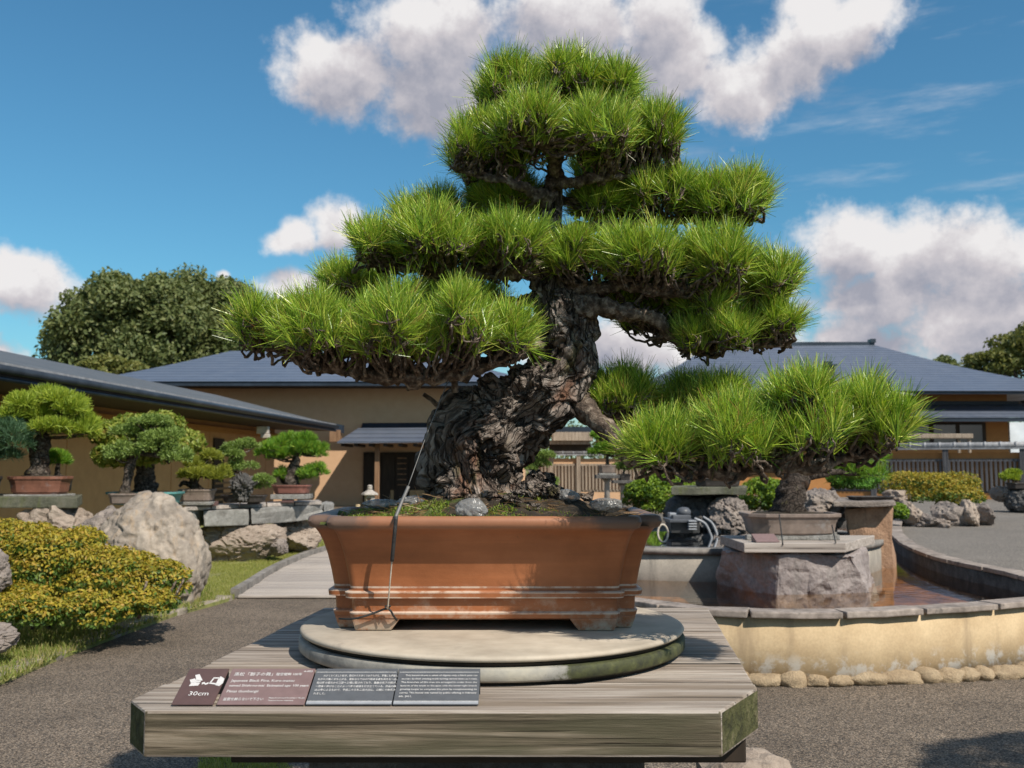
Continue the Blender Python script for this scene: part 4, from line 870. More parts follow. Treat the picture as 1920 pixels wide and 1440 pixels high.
for pi, (pn, pad) in enumerate(PADS.items()):
    r_ = np.random.default_rng(500 + pi); mv, mf = [], []; CL = []
    for li, lm in enumerate(pad['limbs']): CL.append(limb_tube(lm, mv, mf, 12, 60, .012, 200 + pi * 10 + li))
    CL = np.concatenate(CL); tb, td = [], []
    for (u0, u1, vt, vb, dy, rd) in pad['lobes']:
        cu, cv = (u0 + u1) / 2, (vt + vb) / 2; sc_ = pscale(cu, cv, TY + dy); nz_ = NL / sc_
        hx, hy = max((u1 - u0) / 2 - nz_ * .48, 22), max((vb - vt) / 2 - nz_ * .30, 18); cv2 = cv + nz_ * .22
        c0 = np.array(at(cu, cv2, TY + dy)); ax0 = np.array((hx * sc_, rd, hy * sc_))
        # a pad is a cluster of uneven cushions
        subs = [(c0 + np.array((0, 0, -.1)) * ax0, ax0 * np.array((.86, .86, .8)))]
        for q in rand_dirs(20, r_):
            if q[2] < -.5: continue
            kk = r_.uniform(.22, .5); subs.append((c0 + q * ax0 * (1.02 - kk * .8), ax0 * kk * np.array((1, 1, r_.uniform(.8, 1.25)))))
        for c_, ax in subs:
            area_ = (ax[0] * ax[1] + ax[0] * ax[2] + ax[1] * ax[2]); nt_ = int(area_ * 1800) + 6
            dd = rand_dirs(nt_ * 3, r_); dd = dd[dd[:, 2] > -.6][:nt_]; rad = r_.uniform(.6, 1.08, len(dd))
            P = c_ + dd * ax * rad[:, None]; nn = dd / ax; nn /= np.linalg.norm(nn, axis=1)[:, None]
            gl = (P - c0) / ax0; dr_ = nn * np.array((.24, .24, .1)) + gl * np.array((.30, .34, .1)) + np.array((0, 0, .72)) + r_.normal(size=P.shape) * .30; tb.append(P); td.append(dr_ / np.linalg.norm(dr_, axis=1)[:, None])
    tb = np.concatenate(tb); td = np.concatenate(td)
    # twigs: clusters hang from the limb
    nc = max(4, len(tb) // 7); cen = tb[r_.choice(len(tb), nc, replace=False)].copy()
    for _ in range(5):
        lab = np.argmin(((tb[:, None] - cen[None]) ** 2).sum(-1), 1)
        for k in range(nc):
            if (lab == k).any(): cen[k] = tb[lab == k].mean(0)
    for k in range(nc):
        if not (lab == k).any(): continue
        node = cen[k] + np.array((0, 0, -.028)); dist = ((CL - node) ** 2).sum(1) + .4 * np.maximum(0, CL[:, 2] - node[2]) ** 2; a = CL[np.argmin(dist)]
        mid = (a + node) / 2 + r_.normal(size=3) * .02 + np.array((0, 0, -.012)); Q = spline([a, mid, node], 9); Q[1:-1] += r_.normal(size=(7, 3)) * .004
        add_tube(mv, mf, Q, np.linspace(.0062, .003, 9), 6)
        for t_ in tb[lab == k]:
            tip_d = t_ - node; md = node + tip_d * .5 + r_.normal(size=3) * .009; Q = spline([node, md, t_], 6); Q[1:-1] += r_.normal(size=(4, 3)) * .0025; add_tube(mv, mf, Q, np.linspace(.0029, .0019, 6), 5)
    br = obj('branch', arr_mesh('branch', np.concatenate(mv), np.concatenate(mf), True), m_bark if False else m_twig, pine)
    kn = 25; n = len(tb); P = np.repeat(tb, kn, 0); D = np.repeat(td, kn, 0); spread = r_.normal(size=(n * kn, 3)) * .38
    D2 = D + spread; D2 /= np.linalg.norm(D2, axis=1)[:, None]; D2[:, 2] += .12
    P = P + D * r_.uniform(-.03, .018, n * kn)[:, None]
    ln_ = NL * r_.uniform(.55, 1.12, n * kn) * np.repeat(r_.uniform(.65, 1.25, n), kn)
    V, F = blades(P, D2, ln_, r_.uniform(.0020, .0031, n * kn), r_, .3)
    obj('needles', arr_mesh('needles', V, F), m_needle, br, kind='stuff')
# moss and fallen needles on the soil
r_ = np.random.default_rng(91)
n = 16000; x = PC[0] + r_.uniform(-.465, .465, n); y = PC[1] + r_.uniform(-.335, .3, n); mz = fbm(np.column_stack([x * 9, y * 9, x * 0]), 3, 5) - (x - PC[0]) * .9; keep = mz > .05; x, y = x[keep], y[keep]
z = np.array([soil_z(a, b) for a, b in zip(x, y)]) + .002; P = np.column_stack([x, y, z]); D = r_.normal(size=(len(P), 3)) * .9 + np.array((0, 0, .7))
V, F = blades(P, D, r_.uniform(.006, .016, len(P)), .003, r_, .4); obj('moss', arr_mesh('moss', V, F), foliage('moss_leaf', [(.06, .12, .015), (.15, .23, .025), (.27, .33, .04), (.10, .15, .02)], .3), pot, kind='stuff')
n = 1700; x = PC[0] + r_.uniform(-.46, .46, n); y = PC[1] + r_.uniform(-.34, .3, n); z = np.array([soil_z(a, b) for a, b in zip(x, y)]) + .002; D = r_.normal(size=(n, 3)); D[:, 2] *= .18
V, F = blades(np.column_stack([x, y, z]), D, r_.uniform(.05, .09, n), .0022, r_, .5); obj('fallen_needles', arr_mesh('fallen_needles', V, F), foliage('dry_needle', [(.12, .07, .03), (.25, .13, .05), (.32, .2, .1), (.15, .1, .05)], .1), pot, kind='stuff')

# wrapped fertiliser lumps on the soil
m_bag, nt, b = mat_base('clear_plastic_wrap'); v = coords(nt); nt.links.new(ramp(nt, noise(nt, v, 30, 6, .7, 1.5), [(.3, (.17, .168, .165)), (.7, (.36, .358, .355))]), b.inputs['Base Color']); b.inputs['Roughness'].default_value = .22; b.inputs['Specular IOR Level'].default_value = .7
bump(nt, b, noise(nt, coords(nt, (1, 1, 1)), 22, 2, .5, 2.0), .6, .02)
_t = nt.nodes.new('ShaderNodeBsdfTransparent'); _x = nt.nodes.new('ShaderNodeMixShader'); _x.inputs[0].default_value = .35; nt.links.new(b.outputs[0], _x.inputs[1]); nt.links.new(_t.outputs[0], _x.inputs[2]); nt.links.new(_x.outputs[0], nt.nodes['Material Output'].inputs[0])
for k, (u0, u1, v0, v1, Y, lab) in enumerate(((680, 748, 936, 952, 3.30, 'whitish wrinkled plastic-wrapped lump at the far left of the soil'), (748, 800, 931, 950, 3.34, 'bluish plastic-wrapped lump just left of the trunk foot'), (855, 918, 940, 972, 3.06, 'clear crumpled plastic-wrapped lump at the front lip of the pot'), (1040, 1085, 920, 942, 3.28, 'grey plastic-wrapped lump just right of the trunk foot'), (1103, 1170, 936, 958, 3.2, 'brownish plastic-wrapped lump at the right end of the soil'))):
    s_ = pscale(u0, v0, Y); c_ = np.array(at((u0 + u1) / 2, v1 - (v1 - v0) * .48, Y)); V, F = rock_arr(((u1 - u0) / 2 * s_, .035, (v1 - v0) * .62 * s_), 610 + k, 4, 7, .13, 1.3, .7); V = V + .005 * np.abs(fbm(V * 60, 3, k))[:, None] * rand_dirs(len(V), np.random.default_rng(3)) * .0
    tag(obj('wrapped_lump', arr_mesh('wrapped_lump', V + c_, F, True), m_bag), lab, 'wrapped lump', 'plastic-wrapped lumps on the soil')

# guy wire with sleeve and cord
m_steel, _n, _b = mat_base('galvanised_wire'); _b.inputs['Base Color'].default_value = (.16, .155, .15, 1); _b.inputs['Metallic'].default_value = .2; _b.inputs['Roughness'].default_value = .55
m_rubber = M('black_rubber', [(.3, (.018, .018, .018)), (.7, (.05, .05, .05))], 30, rough=.6); m_cord = M('pale_cord', [(.3, (.45, .38, .3)), (.7, (.62, .55, .46))], 40, bstr=.2)
gw = thing('guy_wire', 'thin guy wire running from the left branch down the pot front', 'guy wire', at(730, 1150, 3.04))
def wire(name, pts, r_, m_, n=8): obj(name, MB().tube(spline([tuple(p) for p in pts], 14), r_, n).mesh(name, True), m_, gw)
wire('wire', [at(846, 700, 3.14), at(832, 735, 3.12), at(800, 815, 3.06), at(763, 918, 2.985)], .0013, m_steel)
wire('metal_sleeve', [at(766, 912, 2.99), at(753, 942, 2.97), at(741, 972, 2.945)], .0052, m_steel)
wire('rubber_tube', [at(743, 968, 2.944), at(739, 1010, 2.95), at(735, 1052, 2.97)], .0058, m_rubber)
wire('cord', [at(735, 1050, 2.972), at(731, 1095, 3.0), at(727, 1142, 3.035)], .0022, m_cord)
wire('loop', [at(636, 1160, 3.10), at(665, 1160, 3.06), at(700, 1150, 3.055), at(727, 1141, 3.05), at(738, 1155, 3.055), at(744, 1163, 3.08)], .0032, m_rubber)
wire('loop', [at(727, 1141, 3.05), at(732, 1136, 3.045), at(722, 1137, 3.045), at(727, 1143, 3.045)], .0022, m_rubber)

# ---------------------------------------------------------------- plaques
def flatmat(name, c, rough=.45):
    m, nt, b = mat_base(name); v = coords(nt); nt.links.new(ramp(nt, noise(nt, v, 40, 5), [(.3, tuple(x * .9 for x in c)), (.7, tuple(x * 1.1 for x in c))]), b.inputs['Base Color']); b.inputs['Roughness'].default_value = rough; return m
m_pbrown = flatmat('plaque_brown', (.095, .055, .05)); m_pbrown2 = flatmat('plaque_brown_pale', (.19, .125, .12)); m_pgrey = flatmat('plaque_grey', (.095, .10, .11)); m_print = flatmat('white_print', (.58, .56, .545)); m_pedge = flatmat('plaque_edge', (.30, .31, .33)); m_black = flatmat('black_back', (.012, .012, .014))
PY = G(700, 1322, TZ + .004).y; TILT = R(23)
def plaque(label, u0, u1, face, texts, ruled=False, logo=False, back=True):
    x0, x1 = (u0 - 960) * pscale(u0, 1322, PY), (u1 - 960) * pscale(u1, 1322, PY); w = x1 - x0; h = .148
    p = thing('information_plaque', label, 'plaque', (x0, PY, TZ))
    Mx = Matrix.Translation((x0, PY, TZ + .006)) @ Matrix.Rotation(TILT, 4, 'X')
    def put(name, me, m_): me.transform(Mx); return obj(name, me, m_, p)
    put('face', MB().box((.001, 0, -.004), (w - .001, h, 0)).mesh('face', bevel=.001, seg=1), face)
    yb = PY + h * math.cos(TILT); zb = TZ + .006 + h * math.sin(TILT)
    obj('back_leg', MB().hexa([(x0 + .001, yb - .006, TZ + .001), (x1 - .001, yb - .006, TZ + .001), (x1 - .001, yb - .003, TZ + .001), (x0 + .001, yb - .003, TZ + .001), (x0 + .001, yb - .006, zb - .007), (x1 - .001, yb - .006, zb - .007), (x1 - .001, yb - .003, zb - .007), (x0 + .001, yb - .003, zb - .007)]).mesh('back_leg'), m_black, p)
    if ruled:
        put('rule_line', MB().box((.004, h - .0175, .0002), (w - .004, h - .016, .0007)).mesh('rule_line'), m_print)
        put('lower_edge', MB().box((.002, .001, .0002), (w - .002, .010, .0007)).mesh('lower_edge'), m_pedge); put('rule_line', MB().box((.002, .0105, .0003), (w - .002, .012, .0009)).mesh('rule_line'), m_print)
    for (body, tx, ty, size, wid) in texts:
        cu = bpy.data.curves.new('printed_text', 'FONT'); cu.body = body; cu.size = size; cu.resolution_u = 2; cu.offset = .00012
        to = bpy.data.objects.new('tmp', cu); COL.objects.link(to); bpy.context.view_layer.update(); dg = bpy.context.evaluated_depsgraph_get()
        me = bpy.data.meshes.new_from_object(to.evaluated_get(dg)); bpy.data.objects.remove(to)
        if not len(me.vertices): continue
        co = np.array([v_.co for v_ in me.vertices]); sx = wid / max(1e-6, co[:, 0].max()) if wid else 1
        me.transform(Matrix.Translation((tx, ty, .0009)) @ Matrix.Diagonal((sx, 1, 1, 1))); put('printed_text', me, m_print); 
    if logo:
        def lg(polys, nm):
            mbp = MB()
            for q in polys: mbp.prism(q, .0004, .0010)
            put(nm, mbp.mesh(nm), m_print)
        X = lambda u, v: ((u - 180) / 480 * w * 1.0, (500 - v) / 420 * h)
        lg([[(.024, .118), (.034, .122), (.049, .096), (.036, .090)], [(.016, .098), (.028, .104), (.034, .088), (.022, .086)], [(.022, .072), (.044, .074), (.046, .086), (.024, .086)], [(.030, .086), (.046, .089), (.044, .097), (.03, .1)]], 'leaf_mark')
        lg([[(.050, .086), (.056, .089), (.060, .083), (.066, .088), (.068, .082), (.061, .077), (.056, .082), (.052, .078)]], 'squiggle_mark')
        lg([[(.069, .084), (.0725, .084), (.077, .106), (.073, .106)], [(.073, .1035), (.09, .1035), (.089, .108), (.073, .108)], [(.069, .082), (.087, .078), (.087, .084), (.069, .087)], [(.086, .076), (.097, .072), (.103, .084), (.102, .103), (.090, .113), (.087, .105)]], 'hand_mark')
    return p
bpx = .104
plaque('small dark brown plaque with a white hand mark and 30cm', 320, 400, m_pbrown, [('30cm', .030, .034, .023, .05)], logo=True)
plaque('wide brown name plaque in Japanese and English beside the small one', 405, 571, m_pbrown2, [
 ('黒松「獅子の舞」', .012, .116, .0165, .098), ('推定樹齢 100年', .118, .117, .0135, .066), ('A-003', .186, .131, .010, .022),
 ('Japanese Black Pine, Kuro-matsu', .012, .090, .0145, .158), ('named Shishi-no-mai  Estimated age: 100 years', .012, .070, .0130, .198), ('Pinus thunbergii', .012, .046, .0145, .078),
 ('盆栽を触らないで下さい', .012, .0145, .013, .098), ('Please do not touch the bonsai or the pot', .122, .022, .006, .088), ('Thank you for your cooperation', .122, .012, .006, .062)])
jl = ['大きくたくましい幹が、根元から大きくうねりながら、複雑にも屈曲し', 'ながら力強く立ち上がる、黒松ならではの風格ある姿を見せる一品。', '枝は幹の根元から頂部へと順に配されており、最後の右下の枝が、', '一際長く伸びることによって幹の曲線を引き立てている。作品の銘', 'は公募によるもので、平成二十三年二月六日に、公開にて命名さ', 'れました。']
plaque('dark grey plaque with lines of Japanese text', 572, 735, m_pgrey, [(t, .012 + (.012 if i_ == 0 else 0), .112 - i_ * .0148, .0098, (.188 if i_ == 0 else .2) if i_ < 5 else .03) for i_, t in enumerate(jl)], True)
elx = ['This bonsai shows a sense of dignity only a black pine can', 'muster: its thick twisting trunk turning several times as it rises.', 'The branches of this tree are arranged in order from the', 'bottom of the trunk to the apex with the lower right branch', 'growing longer to complete the piece by complementing its', 'curves. This bonsai was named by public offering in February', '6th, 2011.']
plaque('dark grey plaque with lines of English text, rightmost of the row', 735.6, 898, m_pgrey, [(t, .012 + (.008 if i_ == 0 else 0), .114 - i_ * .0145, .0094, (.182 if i_ == 0 else .19) if i_ < 6 else .032) for i_, t in enumerate(elx)], True)
# ---------------------------------------------------------------- rocks and benches on the left
def prock(name, mat, u0, u1, v0, v1, Y, dep, seed, label, cat='rock', parent=None, **k):
    s_ = pscale((u0 + u1) / 2, (v0 + v1) / 2, Y); c_ = at((u0 + u1) / 2, (v0 + v1) / 2, Y)
    kw = dict(sub=5, rough=.10, fr=2.2, round_=.3, planes=16); kw.update(k)
    if parent is not None: return rock(name, mat, tuple(c_), ((u1 - u0) / 2 * s_ * 1.1, dep, (v1 - v0) / 2 * s_ * 1.12), seed, parent, **kw)
    return rock(name, mat, tuple(c_), ((u1 - u0) / 2 * s_ * 1.1, dep, (v1 - v0) / 2 * s_ * 1.12), seed, None, label=label, cat=cat, **kw)
# the big boulder: its own profile
bo_c = at(290, 1045, 10.9); s_ = pscale(290, 1045, 10.9); V, F = rock_arr((1, 1, 1), 21, 6, 11, .07, 1.7, .62)
zt = V[:, 2]; V = np.sign(V) * np.abs(V) ** np.array((.82, .9, .82)); V = V * np.array((97 * s_, .55, 110 * s_)); V[:, 0] += np.where(zt < 0, -zt * 10 * s_, -zt * 12 * s_)
V += (np.array(V) / (np.linalg.norm(V, axis=1)[:, None] + 1e-6)) * (.035 * fbm(V * 5, 5, 12) + .02 * np.abs(fbm(V * np.array((9, 9, 2.2)), 3, 14)))[:, None]
tag(obj('boulder', arr_mesh('boulder', V + np.array(bo_c), F, True), m_boulder), 'big rounded tan boulder rising behind the yellow hedge', 'boulder')
prock('bench_rock', m_rock_tan, 40, 190, 952, 1060, 12.9, .5, 31, 'low tan rock under the far left mossy slab')
prock('bench_rock', m_rock, 130, 260, 965, 1075, 12.2, .45, 32, 'grey rock wedged between the mossy slab and the big boulder')
prock('bench_rock', m_rock_tan, 388, 520, 982, 1052, 15.75, .45, 33, 'tan faceted rock carrying the near end of the stone bench', round_=.12, planes=12)
prock('bench_rock', m_rock_tan, 500, 592, 975, 1036, 17.2, .45, 34, 'rugged tan rock carrying the far end of the stone bench', round_=.15)
prock('small_rock', m_rock, 508, 540, 1010, 1040, 15.6, .2, 35, 'small pointed rock between the two bench supports')
prock('rock', m_rock, -70, 12, 1040, 1120, 7.9, .3, 36, 'grey rock cut by the left frame edge inside the hedge')
prock('rock', m_rock, -80, 26, 1165, 1225, 7.4, .25, 37, 'low grey rock at the left frame edge by the kerb')
# far left mossy slab
def slab(name, label, mat, u0, u1, v0, v1, Y0, Y1, seed, u0b=None, u1b=None, cat='stone slab'):
    zt_ = at(u0, v0, Y0).z; zb_ = at(u0, v1, Y0).z; a, b_ = at(u0, v0, Y0), at(u1, v0, Y0); c, d = at(u1b or u1, v0, Y1), at(u0b or u0, v0, Y1)
    return noisy_block(name, mat, None, [(a.x, a.y), (b_.x, b_.y), (c.x, c.y), (d.x, d.y)], zb_, zt_, seed, .02, .015, label=label, cat=cat)
slab('stone_slab', 'mossy dark stone slab at the far left under the rounded pine', m_moss_slab, -150, 146, 932, 953, 12.5, 13.9, 51, -120, 156)
tz_bench = at(500, 946, 15.6).z
# long bench: rough stone slabs with timber boards on top
bn = thing('stone_bench', 'long rough stone bench behind the boulder carrying small bonsai', 'bench', at(500, 1010, 16))
for k, (u0, u1, Y0, Y1, v0, v1) in enumerate(((352, 383, 14.6, 15.2, 955, 985), (384, 470, 14.9, 15.5, 954, 983), (471, 606, 15.5, 17.2, 951, 978), (607, 628, 17.3, 17.9, 948, 970))):
    a, b_ = at(u0, v0, Y0), at(u1, v0, Y1); zt_, zb_ = tz_bench - .06, tz_bench - .30
    noisy_block('bench_slab', m_slab, bn, [(a.x, a.y), (b_.x - .01, b_.y), (b_.x - .25, b_.y + .75), (a.x - .25, a.y + .75)], zb_, zt_, 60 + k, .035, .012)
for k in range(5):
    u0, u1 = 345 + k * 52, 345 + (k + 1) * 52 - 2; Y0, Y1 = 14.7 + k * .5, 14.7 + (k + 1) * .5 - .03; a, b_ = at(u0, 946, Y0 - .12), at(u1, 946, Y1 - .12)
    obj('bench_board', MB().prism([(a.x, a.y), (b_.x, b_.y), (b_.x - .2, b_.y + .8), (a.x - .2, a.y + .8)], tz_bench - .055, tz_bench).mesh('bench_board', bevel=.006, seg=1), m_deck, bn)

# ---------------------------------------------------------------- background bonsai
F_LIME = foliage('lime_needles', [(.14, .21, .025), (.26, .35, .035), (.36, .44, .05), (.20, .28, .03), (.44, .48, .06)], .32)
F_BLUE = foliage('blue_green_needles', [(.05, .11, .06), (.10, .18, .10), (.14, .24, .13), (.08, .15, .08)], .3)
F_JUN = foliage('juniper_scales', [(.10, .15, .035), (.19, .27, .06), (.27, .36, .09), (.14, .21, .05)], .3)
F_BRIGHT = foliage('bright_needles', [(.07, .17, .02), (.13, .27, .025), (.2, .35, .03), (.10, .22, .02), (.3, .38, .04)], .3)
F_OLIVE = foliage('olive_needles', [(.13, .16, .025), (.24, .27, .035), (.35, .36, .05), (.18, .2, .03)], .3)
F_MAPLE = foliage('yellow_green_leaves', [(.10, .16, .02), (.22, .28, .04), (.33, .36, .07), (.16, .22, .03), (.40, .30, .08)], .35)
m_btrunk = bark_mat('small_bark', (.24, .20, .17), (.085, .065, .05), (.015, .011, .009), (.12, .06, .035), s=.6)
def potmat(name, c): return M(name, [(.3, tuple(x * .75 for x in c)), (.7, tuple(x * 1.1 for x in c))], 14, rough=.55, bstr=.2, spots=(9, .56, .7, tuple(x * .5 + .12 for x in c)))
P_BROWN = potmat('brown_pot', (.23, .10, .065)); P_GREY = potmat('grey_pot', (.26, .20, .165)); P_TEAL = potmat('teal_pot', (.10, .28, .27)); P_DARK = potmat('dark_pot', (.05, .042, .038)); P_RED = potmat('red_brown_pot', (.26, .11, .085))
def crown_pts(lobes, n, r_, zmin=-.35, shell=(.8, 1.03)):
    tot = sum(l[3] * l[4] + l[3] * l[5] + l[4] * l[5] for l in lobes); PP, NN = [], []
    for (x, y, z, a, b_, c) in lobes:
        k = int(n * (a * b_ + a * c + b_ * c) / tot); d = rand_dirs(int(k * 1.7) + 4, r_); d = d[d[:, 2] > zmin][:k]; rr = r_.uniform(*shell, len(d)) * (1 + .1 * fbm(d * 4 + x * 3, 2, 7))
        PP.append(np.array((x, y, z)) + d * np.array((a, b_, c)) * rr[:, None]); nn = d / np.array((a, b_, c)); NN.append(nn / np.linalg.norm(nn, axis=1)[:, None])
    return np.concatenate(PP), np.concatenate(NN)
def lobe(u0, u1, v0, v1, Y, rd):
    s_ = pscale((u0 + u1) / 2, (v0 + v1) / 2, Y); c_ = at((u0 + u1) / 2, (v0 + v1) / 2, Y); return (c_.x, c_.y, c_.z, (u1 - u0) / 2 * s_, rd, (v1 - v0) / 2 * s_)
def split_lobe(L_, n, r_, k=.45):
    """break a big mass into overlapping pads"""
    out = []
    for (x, y, z, a, b_, c) in L_:
        d = rand_dirs(n * 2, r_); d = d[d[:, 2] > -.55][:n]
        for q in d: out.append((x + q[0] * a * .66, y + q[1] * b_ * .66, z + q[2] * c * .66, a * k, b_ * k, c * k * .8))
    return out
def taper_pot(w, d, h, flare=1.18, c=(0, 0, 0)):
    prof_ = [(0.0, .80), (.10, .82), (.10, .86), (.55, .9), (.80, .95), (.84, 1.0), (1.0, 1.0), (1.0, .9), (.8, .88)]; V, F = [], []; n = 16
    for z, s2 in prof_:
        for i in range(n):
            t = 2 * math.pi * (i + .5) / n; e = 5.; r2 = (abs(math.cos(t)) ** e + abs(math.sin(t)) ** e) ** (-1 / e); V.append((c[0] + w / 2 * s2 * r2 * math.cos(t), c[1] + d / 2 * s2 * r2 * math.sin(t), c[2] + h * z))
    m = len(prof_); F = [(i * n + j, i * n + (j + 1) % n, (i + 1) * n + (j + 1) % n, (i + 1) * n + j) for i in range(m - 1) for j in range(n)] + [tuple(range(n))[::-1], tuple(range((m - 1) * n, m * n))]
    return MB().add(V, F)
m_potsoil = M('dark_pot_soil', [(.3, (.02, .016, .012)), (.6, (.06, .045, .03)), (.75, (.08, .10, .03))], 18, rough=.95, bstr=.9)
def bonsai(label, Y, potpx, potmat_, trunk, lobes, fmat, n, ln_, wd, kind='needle', seed=0, stand=None, depth=.4, zmin=-.35, pads=0, padk=.42, extra=None, trunkmat=None, potlabel=None, treename='bonsai_tree', group='small bonsai on the stands'):
    """potpx = (u0,u1,v0,v1); trunk = list of (u,v,dy,rpx) polylines; lobes in px"""
    r_ = np.random.default_rng(900 + seed); base_pt = None
    if potpx:
        u0, u1, v0, v1 = potpx; c_ = at((u0 + u1) / 2, v1, Y); s_ = pscale((u0 + u1) / 2, v1, Y); w = (u1 - u0) * s_; h = at(u0, v0, Y).z - c_.z
        p = thing('bonsai_pot', potlabel, 'pot', c_, 'pots of the smaller bonsai'); obj('pot_body', taper_pot(w, depth, h, c=tuple(c_)).mesh('pot_body', bevel=.004, seg=1), potmat_, p)
        V, F = rock_arr((w * .44, depth * .42, h * .16), 5 + seed, 3, 9, .1, 2, .6); obj('soil', arr_mesh('soil', V + np.array((c_.x, c_.y, c_.z + h * .92)), F, True), m_potsoil, p)
        if stand: b2 = MB().box((c_.x - w * .47, Y - depth * .55, c_.z - stand - .002), (c_.x + w * .47, Y + depth * .55, c_.z - .002)); obj('stand_board', b2.mesh('stand_board', bevel=.008, seg=1), m_slab, p)
        base_pt = c_ + Vector((0, 0, h))
    else: base_pt = at(trunk[0][0][0], trunk[0][0][1], Y)
    t = thing(treename, label, 'bonsai', base_pt, group)
    L_ = [lobe(*l[:4], Y + l[4], l[5]) for l in lobes]; 
    for k, path in enumerate(trunk):
        P = [tuple(at(u, v, Y + dy)) for u, v, dy, rp in path]; rr = np.interp(np.linspace(0, len(P) - 1, 24), np.arange(len(P)), [rp for *_, rp in path]) * pm(Y); C = spline(P, 24); V, F = tube_arr(C, rr, 14)
        nr = V - np.repeat(C, 14, 0); V = V + nr * (.3 * fbm(V * 12, 3, seed) + .18 * fbm(V * 40, 2, seed + 2))[:, None]; obj('trunk' if k == 0 else 'branch', arr_mesh('trunk', V, F, True), trunkmat or m_btrunk, t)
    if pads: L_ = split_lobe(L_, pads, r_, padk)
    tips = spline([tuple(at(u, v, Y + dy)) for u, v, dy, rp in trunk[0]], 12)[5:]
    mv, mf = [], []
    for l in L_:
        c2 = np.array(l[:3]) - np.array((0, 0, l[5] * .4)); a = tips[np.argmin(((tips - c2) ** 2).sum(1))]; Q = spline([a, (a + c2) / 2 + r_.normal(size=3) * .02 - np.array((0, 0, .02)), c2], 8); add_tube(mv, mf, Q, np.linspace(2.2, .9, 8) * pm(Y), 6)
    obj('branch', arr_mesh('branch', np.concatenate(mv), np.concatenate(mf), True), trunkmat or m_btrunk, t)
    P, N = crown_pts(L_, n, r_, zmin)
    if kind == 'needle': D = N * .8 + np.array((0, 0, .55)) + r_.normal(size=P.shape) * .45; V, F = blades(P, D, ln_ * r_.uniform(.7, 1.15, len(P)), wd, r_, .35)
    elif kind == 'tuft': D = N + np.array((0, 0, .25)) + r_.normal(size=P.shape) * .7; V, F = blades(P, D, ln_ * r_.uniform(.6, 1.2, len(P)), wd, r_, .6)
    else: V, F = leaf_quads(P, N * .6 + r_.normal(size=P.shape) * .6, ln_ * r_.uniform(.7, 1.3, len(P)), wd, r_)
    obj('foliage', arr_mesh('foliage', V, F), fmat, t, kind='stuff')
    if extra: extra(t)
    return t
# 1 rounded pine far left
bonsai('broad dome-shaped lime green pine in a brown pot on the mossy slab', 13.1, (22, 128, 893, 926), P_BROWN, [[(72, 895, 0, 22), (74, 870, 0, 17), (78, 840, 0, 15), (80, 800, 0, 10), (85, 760, 0, 5)], [(68, 870, .1, 9), (60, 835, .1, 8), (48, 810, .1, 5)]],
   [(10, 100, 740, 812, 0, .5), (60, 160, 735, 812, -.1, .45), (30, 125, 728, 800, 0, .5), (115, 178, 775, 830, 0, .35), (5, 60, 770, 830, -.1, .35), (60, 140, 790, 830, -.3, .3)], F_LIME, 15000, .10, .013, seed=1, stand=.1, depth=.5, pads=9, padk=.42, potlabel='shallow brown pot on the mossy slab at the far left')
bonsai('blue-green pine pad cut off by the left frame edge', 12.7, (-75, -5, 893, 928), P_DARK, [[(-35, 895, 0, 14), (-30, 860, 0, 11), (-15, 830, 0, 6)]], [(-70, 55, 786, 862, 0, .4), (-60, 30, 840, 875, .1, .3)], F_BLUE, 6500, .09, .012, seed=2, pads=8, padk=.45, potlabel='dark pot just outside the left frame edge')
bonsai('small dark green pine half hidden behind the dome-shaped pine', 14.2, (90, 130, 893, 922), P_DARK, [[(108, 894, 0, 6), (108, 880, 0, 4), (110, 865, 0, 3)]], [(88, 126, 848, 880, 0, .2)], F_BRIGHT, 1500, .08, .012, seed=3, potlabel='small dark pot behind the brown pot of the dome-shaped pine')
# 2 maple with juniper in front
bonsai('round yellow-green leafy maple bonsai behind the big boulder', 13.9, (205, 340, 922, 946), P_TEAL, [[(275, 925, 0, 24), (272, 895, 0, 17), (272, 860, 0, 12), (270, 820, 0, 7)]], [(172, 378, 756, 905, 0, .6)], F_MAPLE, 11000, .085, .05, 'leaf', 4, depth=.55, pads=16, padk=.4, zmin=-.8, potlabel='teal glazed pot mostly hidden by the big boulder')
bonsai('grey-green juniper bonsai in front of the yellow-green maple', 13.0, (208, 262, 925, 945), P_GREY, [[(233, 928, 0, 10), (238, 905, 0, 9), (243, 880, 0, 8), (255, 850, 0, 6), (280, 810, 0, 4)], [(255, 850, 0, 5), (300, 855, 0, 4), (318, 868, 0, 3)]],
   [(215, 340, 778, 840, 0, .35), (200, 270, 828, 870, -.05, .28), (265, 330, 815, 860, -.1, .28), (305, 355, 830, 880, 0, .25), (240, 320, 780, 815, 0, .3)], F_JUN, 13000, .045, .014, 'tuft', 5, pads=8, padk=.42, potlabel='grey pot behind the top of the big boulder')
# 3 small olive pine
bonsai('low olive green pine with spreading crown in a grey-brown pot', 15.0, (337, 402, 917, 940), P_GREY, [[(370, 920, 0, 10), (365, 905, 0, 8), (372, 885, 0, 5)], [(360, 910, 0, 5), (345, 905, 0, 4), (336, 912, 0, 2)]], [(352, 415, 845, 890, 0, .28), (340, 400, 868, 905, -.1, .25), (395, 430, 870, 912, -.05, .2)], F_OLIVE, 7500, .07, .012, seed=6, stand=.05, pads=6, padk=.45, potlabel='grey-brown pot at the near end of the stone bench')
